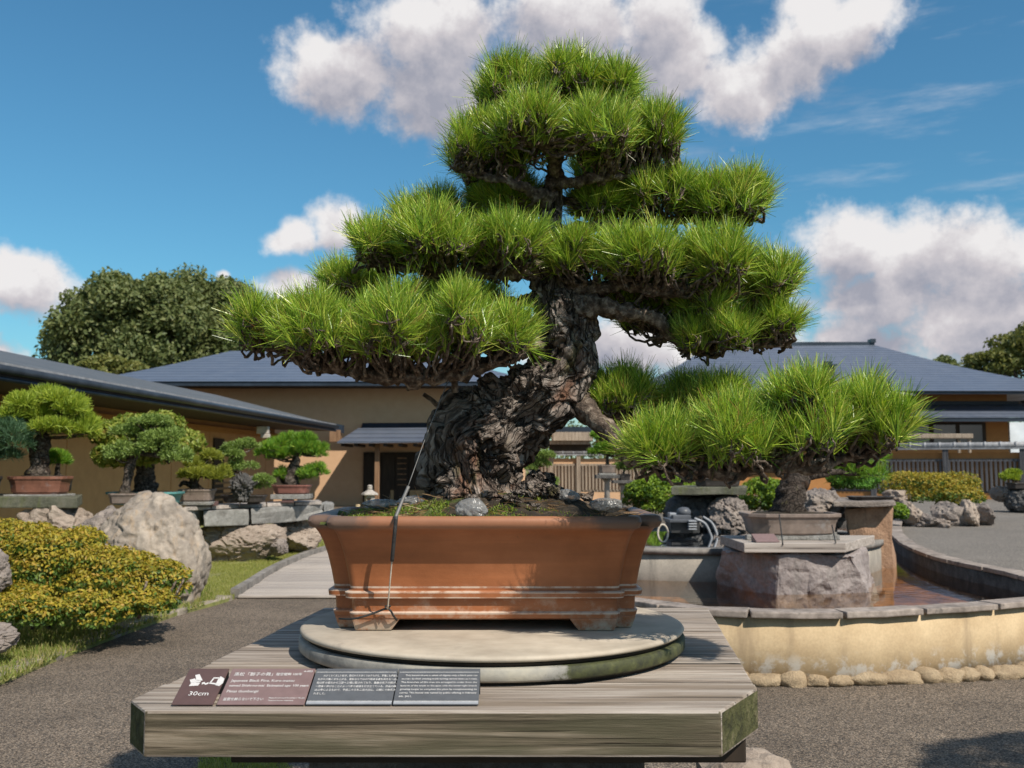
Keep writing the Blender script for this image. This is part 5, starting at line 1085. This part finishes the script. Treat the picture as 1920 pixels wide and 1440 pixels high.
# 4 juniper on rock
def rockfeet(t):
    V, F = rock_arr((22 * pm(15.4), .2, 27 * pm(15.4)), 88, 5, 18, .3, 3.2, .2); obj('planting_rock', arr_mesh('planting_rock', V + np.array(at(455, 914, 15.4)), F, False), m_dark_rock, t)
bonsai('grey-green juniper clinging to a jagged dark rock on the bench', 15.6, (417, 500, 928, 942), P_DARK, [[(438, 925, 0, 4), (436, 895, 0, 4), (442, 875, 0, 4), (455, 850, 0, 3)]], [(418, 480, 826, 868, 0, .28), (440, 485, 824, 850, 0, .2), (430, 480, 855, 890, 0, .22), (465, 512, 890, 925, -.05, .22)], F_JUN, 8000, .045, .013, 'tuft', 7, pads=5, padk=.5, extra=rockfeet, potlabel='flat dark tray under the juniper on its rock', trunkmat=m_twig)
# 5 bright pine
bonsai('bright green cloud-pruned pine in a red-brown pot at the far end of the bench', 16.6, (512, 583, 909, 926), P_RED, [[(548, 912, 0, 15), (546, 895, 0, 11), (552, 870, 0, 9), (556, 840, 0, 6)], [(540, 908, .05, 6), (530, 900, .05, 5), (525, 890, .05, 3)]],
   [(508, 590, 808, 858, 0, .4), (486, 545, 828, 872, -.1, .3), (560, 600, 830, 868, 0, .28), (585, 612, 830, 865, 0, .2), (575, 612, 868, 898, 0, .2), (560, 595, 880, 908, -.1, .2), (518, 540, 878, 908, 0, .14)], F_BRIGHT, 13000, .085, .013, seed=8, stand=.08, depth=.5, pads=6, padk=.46, potlabel='red-brown oval pot at the far end of the stone bench')
# small plaques on bench
for (u, v, Y, lab) in ((395, 938, 15.0, 'tiny dark plaque lying by the olive pine pot'), (474, 938, 15.5, 'tiny purple-brown plaque by the rock juniper'), (538, 936, 16.3, 'tiny grey plaque below the red-brown pot')):
    c_ = at(u, v + 6, Y); h_ = 11 * pm(Y); tag(obj('small_plaque', MB().hexa([(c_.x - h_, c_.y, tz_bench + .005), (c_.x + h_, c_.y, tz_bench + .005), (c_.x + h_, c_.y + .1, tz_bench + .005), (c_.x - h_, c_.y + .1, tz_bench + .005), (c_.x - h_, c_.y, tz_bench + .015), (c_.x + h_, c_.y, tz_bench + .015), (c_.x + h_, c_.y + .1, tz_bench + .07), (c_.x - h_, c_.y + .1, tz_bench + .07)]).mesh('small_plaque'), m_pbrown), lab, 'plaque', 'small plaques by the bonsai')

# ---------------------------------------------------------------- hedges and planting
def shrub(label, lobes, top, low, n, ln_, wd, seed, zsplit=.55, stems=(), name='azalea_hedge', cat='hedge', group=None, pads=10, padk=.4):
    r_ = np.random.default_rng(1300 + seed); c0 = Vector(lobes[0][:3]); c0.z = 0; t = thing(name, label, cat, c0, group)
    L_ = split_lobe(lobes, pads, r_, padk) + [(l[0], l[1], l[2], l[3] * .82, l[4] * .82, l[5] * .82) for l in lobes]
    P, N = crown_pts(L_, n, r_, -.5, (.86, 1.08)); zt = max(l[2] + l[5] for l in lobes); zb = min(l[2] - l[5] for l in lobes)
    keep = P[:, 2] > .03; P, N = P[keep], N[keep]
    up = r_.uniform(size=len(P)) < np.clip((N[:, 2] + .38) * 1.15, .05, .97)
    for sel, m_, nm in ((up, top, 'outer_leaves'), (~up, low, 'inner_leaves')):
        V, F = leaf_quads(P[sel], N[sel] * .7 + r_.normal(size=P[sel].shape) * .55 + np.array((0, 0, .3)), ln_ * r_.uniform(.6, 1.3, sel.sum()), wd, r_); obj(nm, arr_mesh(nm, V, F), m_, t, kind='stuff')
    for k, (u0, v0, u1, v1, Y, rp) in enumerate(stems):
        Q = spline([at(u0, v0, Y), at((u0 + u1) / 2 + r_.uniform(-5, 5), (v0 + v1) / 2, Y), at(u1, v1, Y)], 8); obj('stem', MB().tube(Q, np.linspace(rp, rp * .6, 8) * pm(Y), 7).mesh('stem', True), m_twig, t)
    return t
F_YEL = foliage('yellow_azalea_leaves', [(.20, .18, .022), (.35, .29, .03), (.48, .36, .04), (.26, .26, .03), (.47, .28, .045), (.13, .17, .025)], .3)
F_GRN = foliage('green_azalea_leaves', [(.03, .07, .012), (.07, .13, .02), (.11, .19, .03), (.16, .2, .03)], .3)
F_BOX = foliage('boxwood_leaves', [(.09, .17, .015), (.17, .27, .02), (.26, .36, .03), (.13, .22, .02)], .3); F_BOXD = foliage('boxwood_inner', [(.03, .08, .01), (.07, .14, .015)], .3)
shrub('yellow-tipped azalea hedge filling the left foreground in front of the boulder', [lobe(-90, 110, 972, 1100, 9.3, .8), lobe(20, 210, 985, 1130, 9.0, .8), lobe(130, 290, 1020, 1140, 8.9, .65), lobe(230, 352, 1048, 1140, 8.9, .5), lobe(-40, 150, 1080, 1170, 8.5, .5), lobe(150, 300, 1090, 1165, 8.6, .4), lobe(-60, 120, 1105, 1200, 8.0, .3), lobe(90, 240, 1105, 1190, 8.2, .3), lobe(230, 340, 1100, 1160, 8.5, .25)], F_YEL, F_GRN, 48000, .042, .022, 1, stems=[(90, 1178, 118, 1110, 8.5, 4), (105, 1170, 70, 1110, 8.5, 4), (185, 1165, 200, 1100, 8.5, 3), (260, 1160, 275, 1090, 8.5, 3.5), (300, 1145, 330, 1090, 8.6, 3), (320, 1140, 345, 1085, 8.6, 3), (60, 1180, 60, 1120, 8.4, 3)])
shrub('small yellow-green azalea sprig at the lower left frame edge', [lobe(-40, 38, 1110, 1180, 7.6, .25)], F_YEL, F_GRN, 3000, .034, .018, 2, name='azalea_shrub', cat='shrub', pads=5)
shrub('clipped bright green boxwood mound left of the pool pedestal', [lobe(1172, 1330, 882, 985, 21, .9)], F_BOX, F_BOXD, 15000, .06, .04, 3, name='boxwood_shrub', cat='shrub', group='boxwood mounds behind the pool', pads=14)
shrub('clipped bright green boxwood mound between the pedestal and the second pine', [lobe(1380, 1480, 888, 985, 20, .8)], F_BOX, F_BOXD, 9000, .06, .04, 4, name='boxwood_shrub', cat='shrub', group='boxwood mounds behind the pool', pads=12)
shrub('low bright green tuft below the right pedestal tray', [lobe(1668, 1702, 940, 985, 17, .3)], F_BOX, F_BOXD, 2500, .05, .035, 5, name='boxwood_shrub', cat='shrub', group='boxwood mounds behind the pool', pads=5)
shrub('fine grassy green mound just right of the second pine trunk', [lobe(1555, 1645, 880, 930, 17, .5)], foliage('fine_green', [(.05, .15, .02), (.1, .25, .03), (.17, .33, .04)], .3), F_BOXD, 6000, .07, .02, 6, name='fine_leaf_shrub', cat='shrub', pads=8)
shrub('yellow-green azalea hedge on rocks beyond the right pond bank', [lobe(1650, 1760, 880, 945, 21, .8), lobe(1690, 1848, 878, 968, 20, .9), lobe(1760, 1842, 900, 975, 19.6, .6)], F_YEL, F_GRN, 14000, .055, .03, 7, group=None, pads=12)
# ground cover under the hedge, lawn blades
r_ = np.random.default_rng(77)
def scatter_grass(name, label, poly_px, n, h, mat, z=.035, cat='grass'):
    P = np.array([tuple(G(u, v, z)) for u, v in poly_px]); x0, y0 = P[:, 0].min(), P[:, 1].min(); x1, y1 = P[:, 0].max(), P[:, 1].max(); Q = np.column_stack([r_.uniform(x0, x1, n * 3), r_.uniform(y0, y1, n * 3)])
    ins = np.zeros(len(Q), bool); j = len(P) - 1
    for i in range(len(P)):
        cnd = ((P[i, 1] > Q[:, 1]) != (P[j, 1] > Q[:, 1])) & (Q[:, 0] < (P[j, 0] - P[i, 0]) * (Q[:, 1] - P[i, 1]) / (P[j, 1] - P[i, 1] + 1e-9) + P[i, 0]); ins ^= cnd; j = i
    Q = Q[ins]; Q = Q[fbm(np.column_stack([Q * 2.2, Q[:, 0] * 0]), 3, 4) > -.55][:n]; P3 = np.column_stack([Q, np.full(len(Q), z)]); D = r_.normal(size=P3.shape) * .5 + np.array((0, 0, 1.)); V, F = blades(P3, D, h * r_.uniform(.5, 1.3, len(P3)), h * .14, r_, .2)
    return tag(obj(name, arr_mesh(name, V, F), mat), label, cat, kind='stuff')
F_GRASS = foliage('lawn_blades', [(.16, .2, .03), (.27, .3, .06), (.4, .38, .12), (.22, .26, .05), (.48, .42, .18)], .4)
scatter_grass('lawn_grass', 'short sunlit lawn grass beside the boardwalk', [(385, 1135), (437, 1120), (510, 1070), (608, 1032), (608, 1010), (520, 1030), (395, 1045)], 26000, .035, F_GRASS)
scatter_grass('verge_plants', 'mixed weeds and dry grass between hedge and kerb', [(-60, 1310), (110, 1232), (330, 1150), (405, 1130), (390, 1100), (300, 1120), (60, 1165), (-60, 1200)], 16000, .07, foliage('verge_blades', [(.12, .18, .03), (.22, .28, .05), (.34, .34, .1), (.45, .38, .18), (.16, .23, .03)], .4))
scatter_grass('table_grass', 'patch of short grass on the ground under the table', [(330, 1560), (560, 1560), (540, 1405), (380, 1410)], 6000, .035, F_GRASS, .005)

# ---------------------------------------------------------------- island: second pine, pedestals, pump
bx = MB(); B0 = [G(1338, 1096, .30), G(1452, 1122, .30), G(1640, 1114, .30), G(1652, 1092, .30), G(1360, 1078, .30)]; zt_ = at(1500, 1040, 9.2).z
T0 = [Vector((p.x, p.y, zt_)) for p in (at(1352, 1040, 9.75), at(1462, 1042, 9.2), at(1600, 1041, 9.25), at(1622, 1034, 9.7), at(1360, 1030, 10.2))]
Bv = [(p.x, p.y, .1) for p in B0] + [tuple(p) for p in T0]; Ff = [(0, 1, 6, 5), (1, 2, 7, 6), (2, 3, 8, 7), (3, 4, 9, 8), (4, 0, 5, 9), (5, 6, 7, 8, 9), (4, 3, 2, 1, 0)]
bme = bx.add(Bv, Ff).mesh('island_boulder', bevel=.03, seg=2); bm = bmesh.new(); bm.from_mesh(bme); bmesh.ops.triangulate(bm, faces=bm.faces); 
for _ in range(5): bmesh.ops.subdivide_edges(bm, edges=[e for e in bm.edges if e.calc_length() > .035], cuts=1); bmesh.ops.triangulate(bm, faces=bm.faces)
Vn = np.array([v.co for v in bm.verts]); w1, w2, wc = worley(Vn * 3.2, 8); dn_ = .035 * fbm(Vn * 3.0, 4, 3) + .008 * fbm(Vn * 13, 4, 5) - .007 * np.exp(-((w2 - w1) / .07) ** 2)
bm.normal_update()
for v_, q in zip(bm.verts, dn_): v_.co += v_.normal * float(q)
bm.to_mesh(bme); bm.free(); tag(obj('island_boulder', bme, m_rock_purple), 'flat-faced purplish boulder standing in the pond under the second pine', 'boulder')
sl_ = thing('pine_stand', 'pale timber and stone platform under the second pine pot', 'stand', at(1490, 1030, 9.6))
za = at(1500, 1017, 9.25).z
a, b_, c, d = at(1395, 1019, 9.15), at(1585, 1019, 9.15), at(1640, 1008, 10.2), at(1350, 1008, 10.2)
obj('platform_board', MB().prism([(a.x, a.y), (b_.x, b_.y), (c.x, c.y), (d.x, d.y)], za - .085, za).mesh('platform_board', bevel=.008), m_deck, sl_)
b2 = MB().box((at(1400, 1000, 9.5).x, 9.5, za + .002), (at(1575, 1000, 9.5).x, 9.58, za + .05)); obj('crossbar', b2.mesh('crossbar', bevel=.005, seg=1), m_slab, sl_)
b2 = MB().box((at(1410, 1000, 9.9).x, 9.9, za + .002), (at(1570, 1000, 9.9).x, 9.98, za + .05)); obj('crossbar', b2.mesh('crossbar', bevel=.005, seg=1), m_slab, sl_)
m_blackbark = bark_mat('second_pine_bark', (.16, .13, .11), (.06, .045, .035), (.012, .009, .007), (.08, .04, .02), .8)
p5 = bonsai('second black pine with dark leaning trunk in a grey pot on the pond boulder', 9.75, (1392, 1568, 961, 1002), P_GREY, [[(1478, 968, 0, 34), (1482, 935, 0, 27), (1492, 900, .05, 24), (1520, 870, .2, 18), (1560, 840, .4, 10)], [(1500, 895, .1, 10), (1560, 885, .35, 7), (1610, 890, .5, 4)]], [(1400, 1560, 760, 880, .7, .5), (1520, 1650, 800, 890, .8, .4), (1560, 1655, 860, 915, .6, .3)], F_BRIGHT, 11000, .11, .007, seed=9, depth=.62, pads=7, padk=.45, potlabel='grey tapered pot of the second pine standing above the pond', trunkmat=m_blackbark)
c_ = at(1440, 1018, 9.22); tag(obj('small_plaque', MB().hexa([(c_.x - .11, 9.2, za + .004), (c_.x + .1, 9.2, za + .004), (c_.x + .08, 9.31, za + .004), (c_.x - .13, 9.31, za + .004), (c_.x - .11, 9.2, za + .012), (c_.x + .1, 9.2, za + .012), (c_.x + .08, 9.31, za + .075), (c_.x - .13, 9.31, za + .075)]).mesh('small_plaque'), m_pbrown2), 'small brown plaque in front of the grey pot of the second pine', 'plaque', 'small plaques by the bonsai')
gw2 = thing('guy_wire', 'thin dark wires tying down the grey pot of the second pine', 'guy wire', at(1460, 1020, 9.2))
for (u, v0, u2, v2) in ((1461, 965, 1468, 1022), (1560, 985, 1567, 1018)): obj('wire', MB().tube(spline([at(u, v0, 9.4), at((u + u2) / 2, (v0 + v2) / 2, 9.25), at(u2, v2, 9.14)], 8), .006, 6).mesh('wire', True), m_rubber, gw2)
# pedestal with dark tray
prock('pedestal_rock', m_dark_rock, 1268, 1375, 925, 1010, 14.3, .5, 43, 'dark block of rock under the black tray slab', round_=.05, planes=8)
prock('pedestal_rock', m_rock, 1330, 1400, 930, 1000, 13.9, .4, 44, 'grey rugged rock at the right of the tray pedestal', round_=.2)
slab('stone_slab', 'dark stone slab on the pool pedestal', m_moss_slab, 1258, 1400, 913, 928, 13.7, 14.7, 45, 1262, 1396)
tp_ = thing('dark_tray', 'empty-looking dark tray pot on the pool pedestal slab', 'pot', at(1335, 912, 14.1), 'pots of the smaller bonsai')
cc = at(1345, 913, 14.1); obj('pot_body', taper_pot(88 * pm(14.1), .4, .13, c=(cc.x, 14.1, cc.z)).mesh('pot_body', bevel=.004, seg=1), P_DARK, tp_)
# right pedestal pillar and tray
m_pillar = stone('orange_stone', [(.22, .13, .08), (.36, .22, .14), (.46, .30, .20)], 4., (.16, .11, .08))
rp_ = noisy_block('pedestal_pillar', m_pillar, None, [tuple(at(1590, 1000, 11.6))[:2], tuple(at(1672, 1000, 11.6))[:2], tuple(at(1668, 1000, 12.3))[:2], tuple(at(1590, 1000, 12.3))[:2]], .1, at(1620, 951, 11.6).z, 46, .05, .03, label='orange-brown upright stone pillar at the right side of the pool', cat='pedestal')
slab('stone_slab', 'thin stone slab topping the orange-brown pillar', m_rock, 1562, 1678, 940, 950, 11.4, 12.5, 47, 1570, 1672)
cc = at(1632, 939, 12.0); tp2 = thing('dark_tray', 'shallow black tray on the orange-brown pillar slab', 'pot', cc, 'pots of the smaller bonsai'); obj('pot_body', taper_pot(80 * pm(12), .4, .055, c=tuple(cc)).mesh('pot_body', bevel=.003, seg=1), P_DARK, tp2)
prock('island_rock', m_rock, 1500, 1580, 915, 1000, 12.6, .4, 48, 'grey rock between the second pine and the right pillar')
# pump in the pool
pz = .62; pc = at(1285, 985, 12.6)
pump = thing('pond_pump', 'black and grey pump unit sitting in the raised pool', 'pump', (pc.x, 12.6, .45))
m_plast = M('grey_plastic', [(.3, (.07, .075, .085)), (.7, (.13, .135, .15))], 8, rough=.4, bstr=.1); m_lplast = M('pale_plastic', [(.3, (.3, .31, .33)), (.7, (.42, .43, .45))], 8, rough=.4, bstr=.1)
def pumpbox(name, u0, u1, v0, v1, Y, dp, m_): b2 = MB(); pbox(b2, u0, v0, u1, v1, Y, dp); obj(name, b2.mesh(name, bevel=.012, seg=2), m_, pump)
pumpbox('housing', 1258, 1312, 978, 1000, 12.5, .45, m_rubber); pumpbox('flange', 1255, 1302, 974, 980, 12.42, .55, m_plast); pumpbox('motor_case', 1262, 1296, 966, 974, 12.55, .35, m_plast); pumpbox('connector', 1256, 1272, 962, 975, 12.7, .2, m_lplast)
for k in range(4): pumpbox('grille_rib', 1291, 1307, 976 + k * 5, 979 + k * 5, 12.36, .12, m_lplast)
obj('motor_cap', MB().add(*lathe([(.09, 0), (.09, .05), (.06, .085), (.02, .095)], 18, tuple(at(1282, 965, 12.72)))).mesh('motor_cap', True), m_plast, pump)
for k, (u0, v0, um, vm, u1, v1, Y) in enumerate(((1302, 972, 1322, 982, 1333, 1004, 12.5), (1318, 969, 1334, 980, 1343, 998, 12.7))):
    obj('hose', MB().tube(spline([at(u0, v0, Y), at(um, vm, Y), at(u1, v1, Y), at(u1 + 1, v1 + 6, Y)], 16), .017, 8).mesh('hose', True), m_lplast, pump)
rg = at(1243, 1000, 11.6); th = np.linspace(0, 2 * np.pi, 25); tag(obj('cord_coil', MB().tube([(rg.x + 17 * pm(11.6) * math.cos(t) * .55, 11.6 + .02 * math.sin(t), rg.z + 16 * pm(11.6) * math.sin(t)) for t in th[:-1]] + [(rg.x + 17 * pm(11.6) * .55, 11.6, rg.z)], .012, 7).mesh('cord_coil', True), m_cord), 'pale looped cord beside the pump at the pot edge', 'cord')
# pillar bonsai by the fence
def pillar_stand(label, u, v0, v1, wtop, Y, thick):
    t = thing('pillar_stand', label, 'stand', at(u, v1, Y), 'slim pillar stands by the pale fence'); s_ = pm(Y); c_ = at(u, v0, Y)
    obj('column', MB().add(*lathe([(9 * s_ * .62, 0), (9 * s_ * .58, c_.z - .1), (16 * s_ * .6, c_.z)], 16, (c_.x, Y, 0))).mesh('column', True), m_lantern, t)
    obj('top_slab', MB().box((c_.x - wtop / 2 * s_, Y - .3, c_.z + .002), (c_.x + wtop / 2 * s_, Y + .3, c_.z + thick)).mesh('top_slab', bevel=.01), m_dark_rock, t)
pillar_stand('slim stone pillar under the bright layered bonsai near the fence', 1138, 897, 950, 44, 25, .09); pillar_stand('second slim stone pillar just right of the first near the fence', 1168, 906, 950, 40, 27, .08)
bonsai('bright green layered bonsai on a slim pillar before the pale fence', 25, (1121, 1155, 872, 887), P_GREY, [[(1138, 874, 0, 4), (1139, 862, 0, 3), (1136, 845, 0, 2)]], [(1104, 1148, 812, 834, 0, .3), (1108, 1160, 828, 845, 0, .35), (1102, 1170, 840, 858, 0, .35), (1140, 1178, 838, 856, 0, .3)], F_BRIGHT, 6500, .09, .022, seed=10, stand=.06, pads=4, padk=.55, potlabel='pinkish-grey pot on the nearer slim pillar')
bonsai('pale green spreading bonsai on the second slim pillar', 27, (1158, 1182, 889, 902), P_DARK, [[(1169, 890, 0, 3), (1170, 880, 0, 2), (1168, 868, 0, 1.5)]], [(1150, 1192, 855, 872, 0, .3), (1152, 1200, 868, 885, 0, .3)], F_JUN, 3500, .07, .022, 'tuft', 11, pads=4, padk=.55, potlabel='small dark pot on the second slim pillar')
bonsai('grey-green cloud bonsai peeking out right of the trunk base', 22, (985, 1030, 925, 945), P_DARK, [[(1005, 930, 0, 4), (1000, 900, 0, 4), (1004, 870, 0, 3), (1010, 850, 0, 2)]], [(990, 1040, 840, 865, 0, .3), (985, 1030, 862, 885, 0, .3), (1005, 1045, 892, 915, 0, .25)], F_JUN, 5000, .06, .016, 'tuft', 12, pads=5, padk=.5, potlabel='dark pot hidden behind the roots of the big pine')
# rocks below right hedge
for k, (u0, u1, v0, v1, Y, lab) in enumerate(((1686, 1720, 945, 992, 18.6, 'pinkish leaning rock at the left end of the right hedge'), (1712, 1752, 962, 992, 18.4, 'low block rock in front of the right hedge'), (1745, 1775, 975, 992, 18.3, 'small flat rock in front of the right hedge'), (1755, 1815, 944, 990, 18.8, 'dark square rock under the right hedge'), (1800, 1832, 945, 990, 18.6, 'light-faced square rock at the right of the hedge'), (1826, 1858, 950, 984, 18.9, 'rightmost rock of the hedge row'), (1660, 1705, 920, 950, 20, 'grey ledge rock behind the right pedestal'))):
    prock('hedge_rock', m_rock if k % 2 else m_rock_tan, u0, u1, v0, v1, Y, .35, 120 + k, lab, round_=.12, planes=9, sub=4)
prock('bonsai_rock', m_dark_rock, 1885, 1950, 915, 965, 24, .6, 140, 'dark boulder stand under the round bonsai at the right edge'); prock('bonsai_rock', m_rock, 1858, 1895, 912, 940, 24.5, .4, 141, 'grey rock left of the dark boulder stand')
bonsai('small round lime bonsai on the dark boulder at the right frame edge', 24, (1890, 1925, 905, 917), P_DARK, [[(1906, 908, 0, 3), (1906, 900, 0, 3), (1905, 892, 0, 2)]], [(1886, 1925, 884, 904, 0, .3)], F_LIME, 2500, .08, .02, seed=13, pads=4, padk=.6, potlabel='small dark pot on the right-edge boulder')

# ---------------------------------------------------------------- background trees
F_TREE = foliage('evergreen_leaves', [(.07, .095, .03), (.12, .15, .05), (.18, .205, .07), (.10, .13, .04), (.23, .24, .09)], .25, .55); F_TREE2 = foliage('yellowish_leaves', [(.10, .12, .03), (.16, .17, .04), (.2, .19, .05)], .25)
def tree(label, lobes, Y, mat, n, leaf, seed, trunk_u, sub=34, k=.26):
    r_ = np.random.default_rng(1700 + seed); L_ = [lobe(*l[:4], Y + l[4], l[5]) for l in lobes]; c_ = at(trunk_u, 900, Y); t = thing('broadleaf_tree', label, 'tree', (c_.x, Y, 0), 'trees beyond the buildings')
    L2 = []
    for (x, y, z, a, b_, c) in L_:
        d = rand_dirs(sub * 2, r_); d = d[d[:, 2] > -.5][:sub]
        for q in d: kk = k * r_.uniform(.4, 1.5); L2.append((x + q[0] * a * .78, y + q[1] * b_ * .78, z + q[2] * c * .78, a * kk, b_ * kk, c * kk))
    ztop = max(l[2] for l in L_); obj('trunk', MB().tube(spline([(c_.x, Y, 0), (c_.x + .2, Y, ztop * .4), (c_.x, Y, ztop * .85)], 10), np.linspace(.35, .12, 10), 10).mesh('trunk', True), m_btrunk, t)
    mv, mf = [], []
    for l in L2[::2]: add_tube(mv, mf, spline([(c_.x, Y, ztop * .4), ((c_.x + l[0]) / 2, (Y + l[1]) / 2, ztop * .65), l[:3]], 7), np.linspace(.1, .03, 7), 5)
    obj('limbs', arr_mesh('limbs', np.concatenate(mv), np.concatenate(mf), True), m_btrunk, t)
    P, N = crown_pts(L2 + [(l[0], l[1], l[2] - l[5] * .1, l[3] * .8, l[4] * .8, l[5] * .85) for l in L_], n, r_, -.95, (.55, 1.12)); V, F = leaf_quads(P, N * .7 + r_.normal(size=P.shape) * .6, leaf * r_.uniform(.6, 1.3, len(P)), leaf * .6, r_); obj('crown', arr_mesh('crown', V, F), mat, t, kind='stuff')
tree('large dark evergreen tree behind the left roofs, its left crown', [(75, 300, 560, 780, 0, 4.5), (130, 310, 518, 690, 0, 4), (190, 400, 530, 780, 0, 4), (240, 370, 520, 650, 0, 3.5)], 58, F_TREE, 62000, .30, 1, 200)
tree('large dark evergreen tree behind the left roofs, its right crown', [(270, 480, 516, 700, 2, 4.5), (330, 570, 545, 780, 2, 4)], 60, F_TREE, 44000, .30, 2, 400)
tree('low yellowish tree peeking over the left roof', [(140, 290, 668, 740, 0, 2)], 50, F_TREE2, 7000, .22, 3, 220, 14)
tree('tall olive tree at the right frame edge above the pavilion roof', [(1860, 2040, 600, 720, 0, 3), (1805, 1910, 655, 720, 0, 2)], 62, F_TREE2, 16000, .28, 4, 1950)
tree('small tree top just above the right roof slope', [(1730, 1805, 668, 720, 0, 1.8)], 66, F_TREE, 4000, .26, 5, 1770, 10)

# neighbouring display just outside the frame: its shadow falls at the lower right
# distant belt of trees behind everything
r_ = np.random.default_rng(5); BL = []
for k in range(46): u = 900 + k * 26; Yk = 84 + r_.uniform(-3, 3); q = at(u, r_.uniform(800, 815), Yk); BL.append((q.x, q.y, q.z - 2.2, 1.9, 1.6, 3.2))
P, N = crown_pts(BL, 15000, r_, -.9, (.7, 1.1)); V, F = leaf_quads(P, N * .7 + r_.normal(size=P.shape) * .6, .4, .26, r_); tag(obj('distant_tree_belt', arr_mesh('distant_tree_belt', V, F), F_TREE), 'far belt of trees glimpsed low between the buildings', 'trees', kind='stuff')
nb = thing('plank_table', 'plank table just outside the right frame edge casting the corner shadow', 'table', (3.6, 4.35, 0))
for k in range(4): obj('plank', MB().box((3.05, 3.95 + k * .22, .62), (4.2, 4.165 + k * .22, .7)).mesh('plank', bevel=.006), m_table, nb)
for (x, y) in ((3.15, 4.05), (4.1, 4.05), (3.15, 4.7), (4.1, 4.7)): obj('leg', MB().box((x - .06, y - .06, 0), (x + .06, y + .06, .618)).mesh('leg', bevel=.006), m_table, nb)
nt_ = thing('bonsai_tree', 'low spreading pine just outside the right frame edge casting the corner shadow', 'bonsai', (3.6, 4.35, .9), 'small bonsai on the stands')
np_ = thing('bonsai_pot', 'brown pot on the plank table outside the right frame edge', 'pot', (3.6, 4.35, .702), 'pots of the smaller bonsai'); obj('pot_body', taper_pot(.8, .5, .2, c=(3.6, 4.35, .702)).mesh('pot_body', bevel=.004, seg=1), P_BROWN, np_)
obj('trunk', MB().tube(spline([(3.6, 4.35, .88), (3.5, 4.35, 1.05), (3.55, 4.35, 1.25)], 10), np.linspace(.08, .03, 10), 12).mesh('trunk', True), m_btrunk, nt_)
P, N = crown_pts([(3.45, 4.3, 1.25, .5, .4, .12), (3.8, 4.35, 1.4, .4, .35, .12), (3.1, 4.2, 1.2, .3, .2, .07)], 14000, r_); V, F = blades(P, N + np.array((0, 0, .6)) + r_.normal(size=P.shape) * .4, .07, .005, r_, .4); obj('foliage', arr_mesh('foliage', V, F), F_BRIGHT, nt_, kind='stuff')
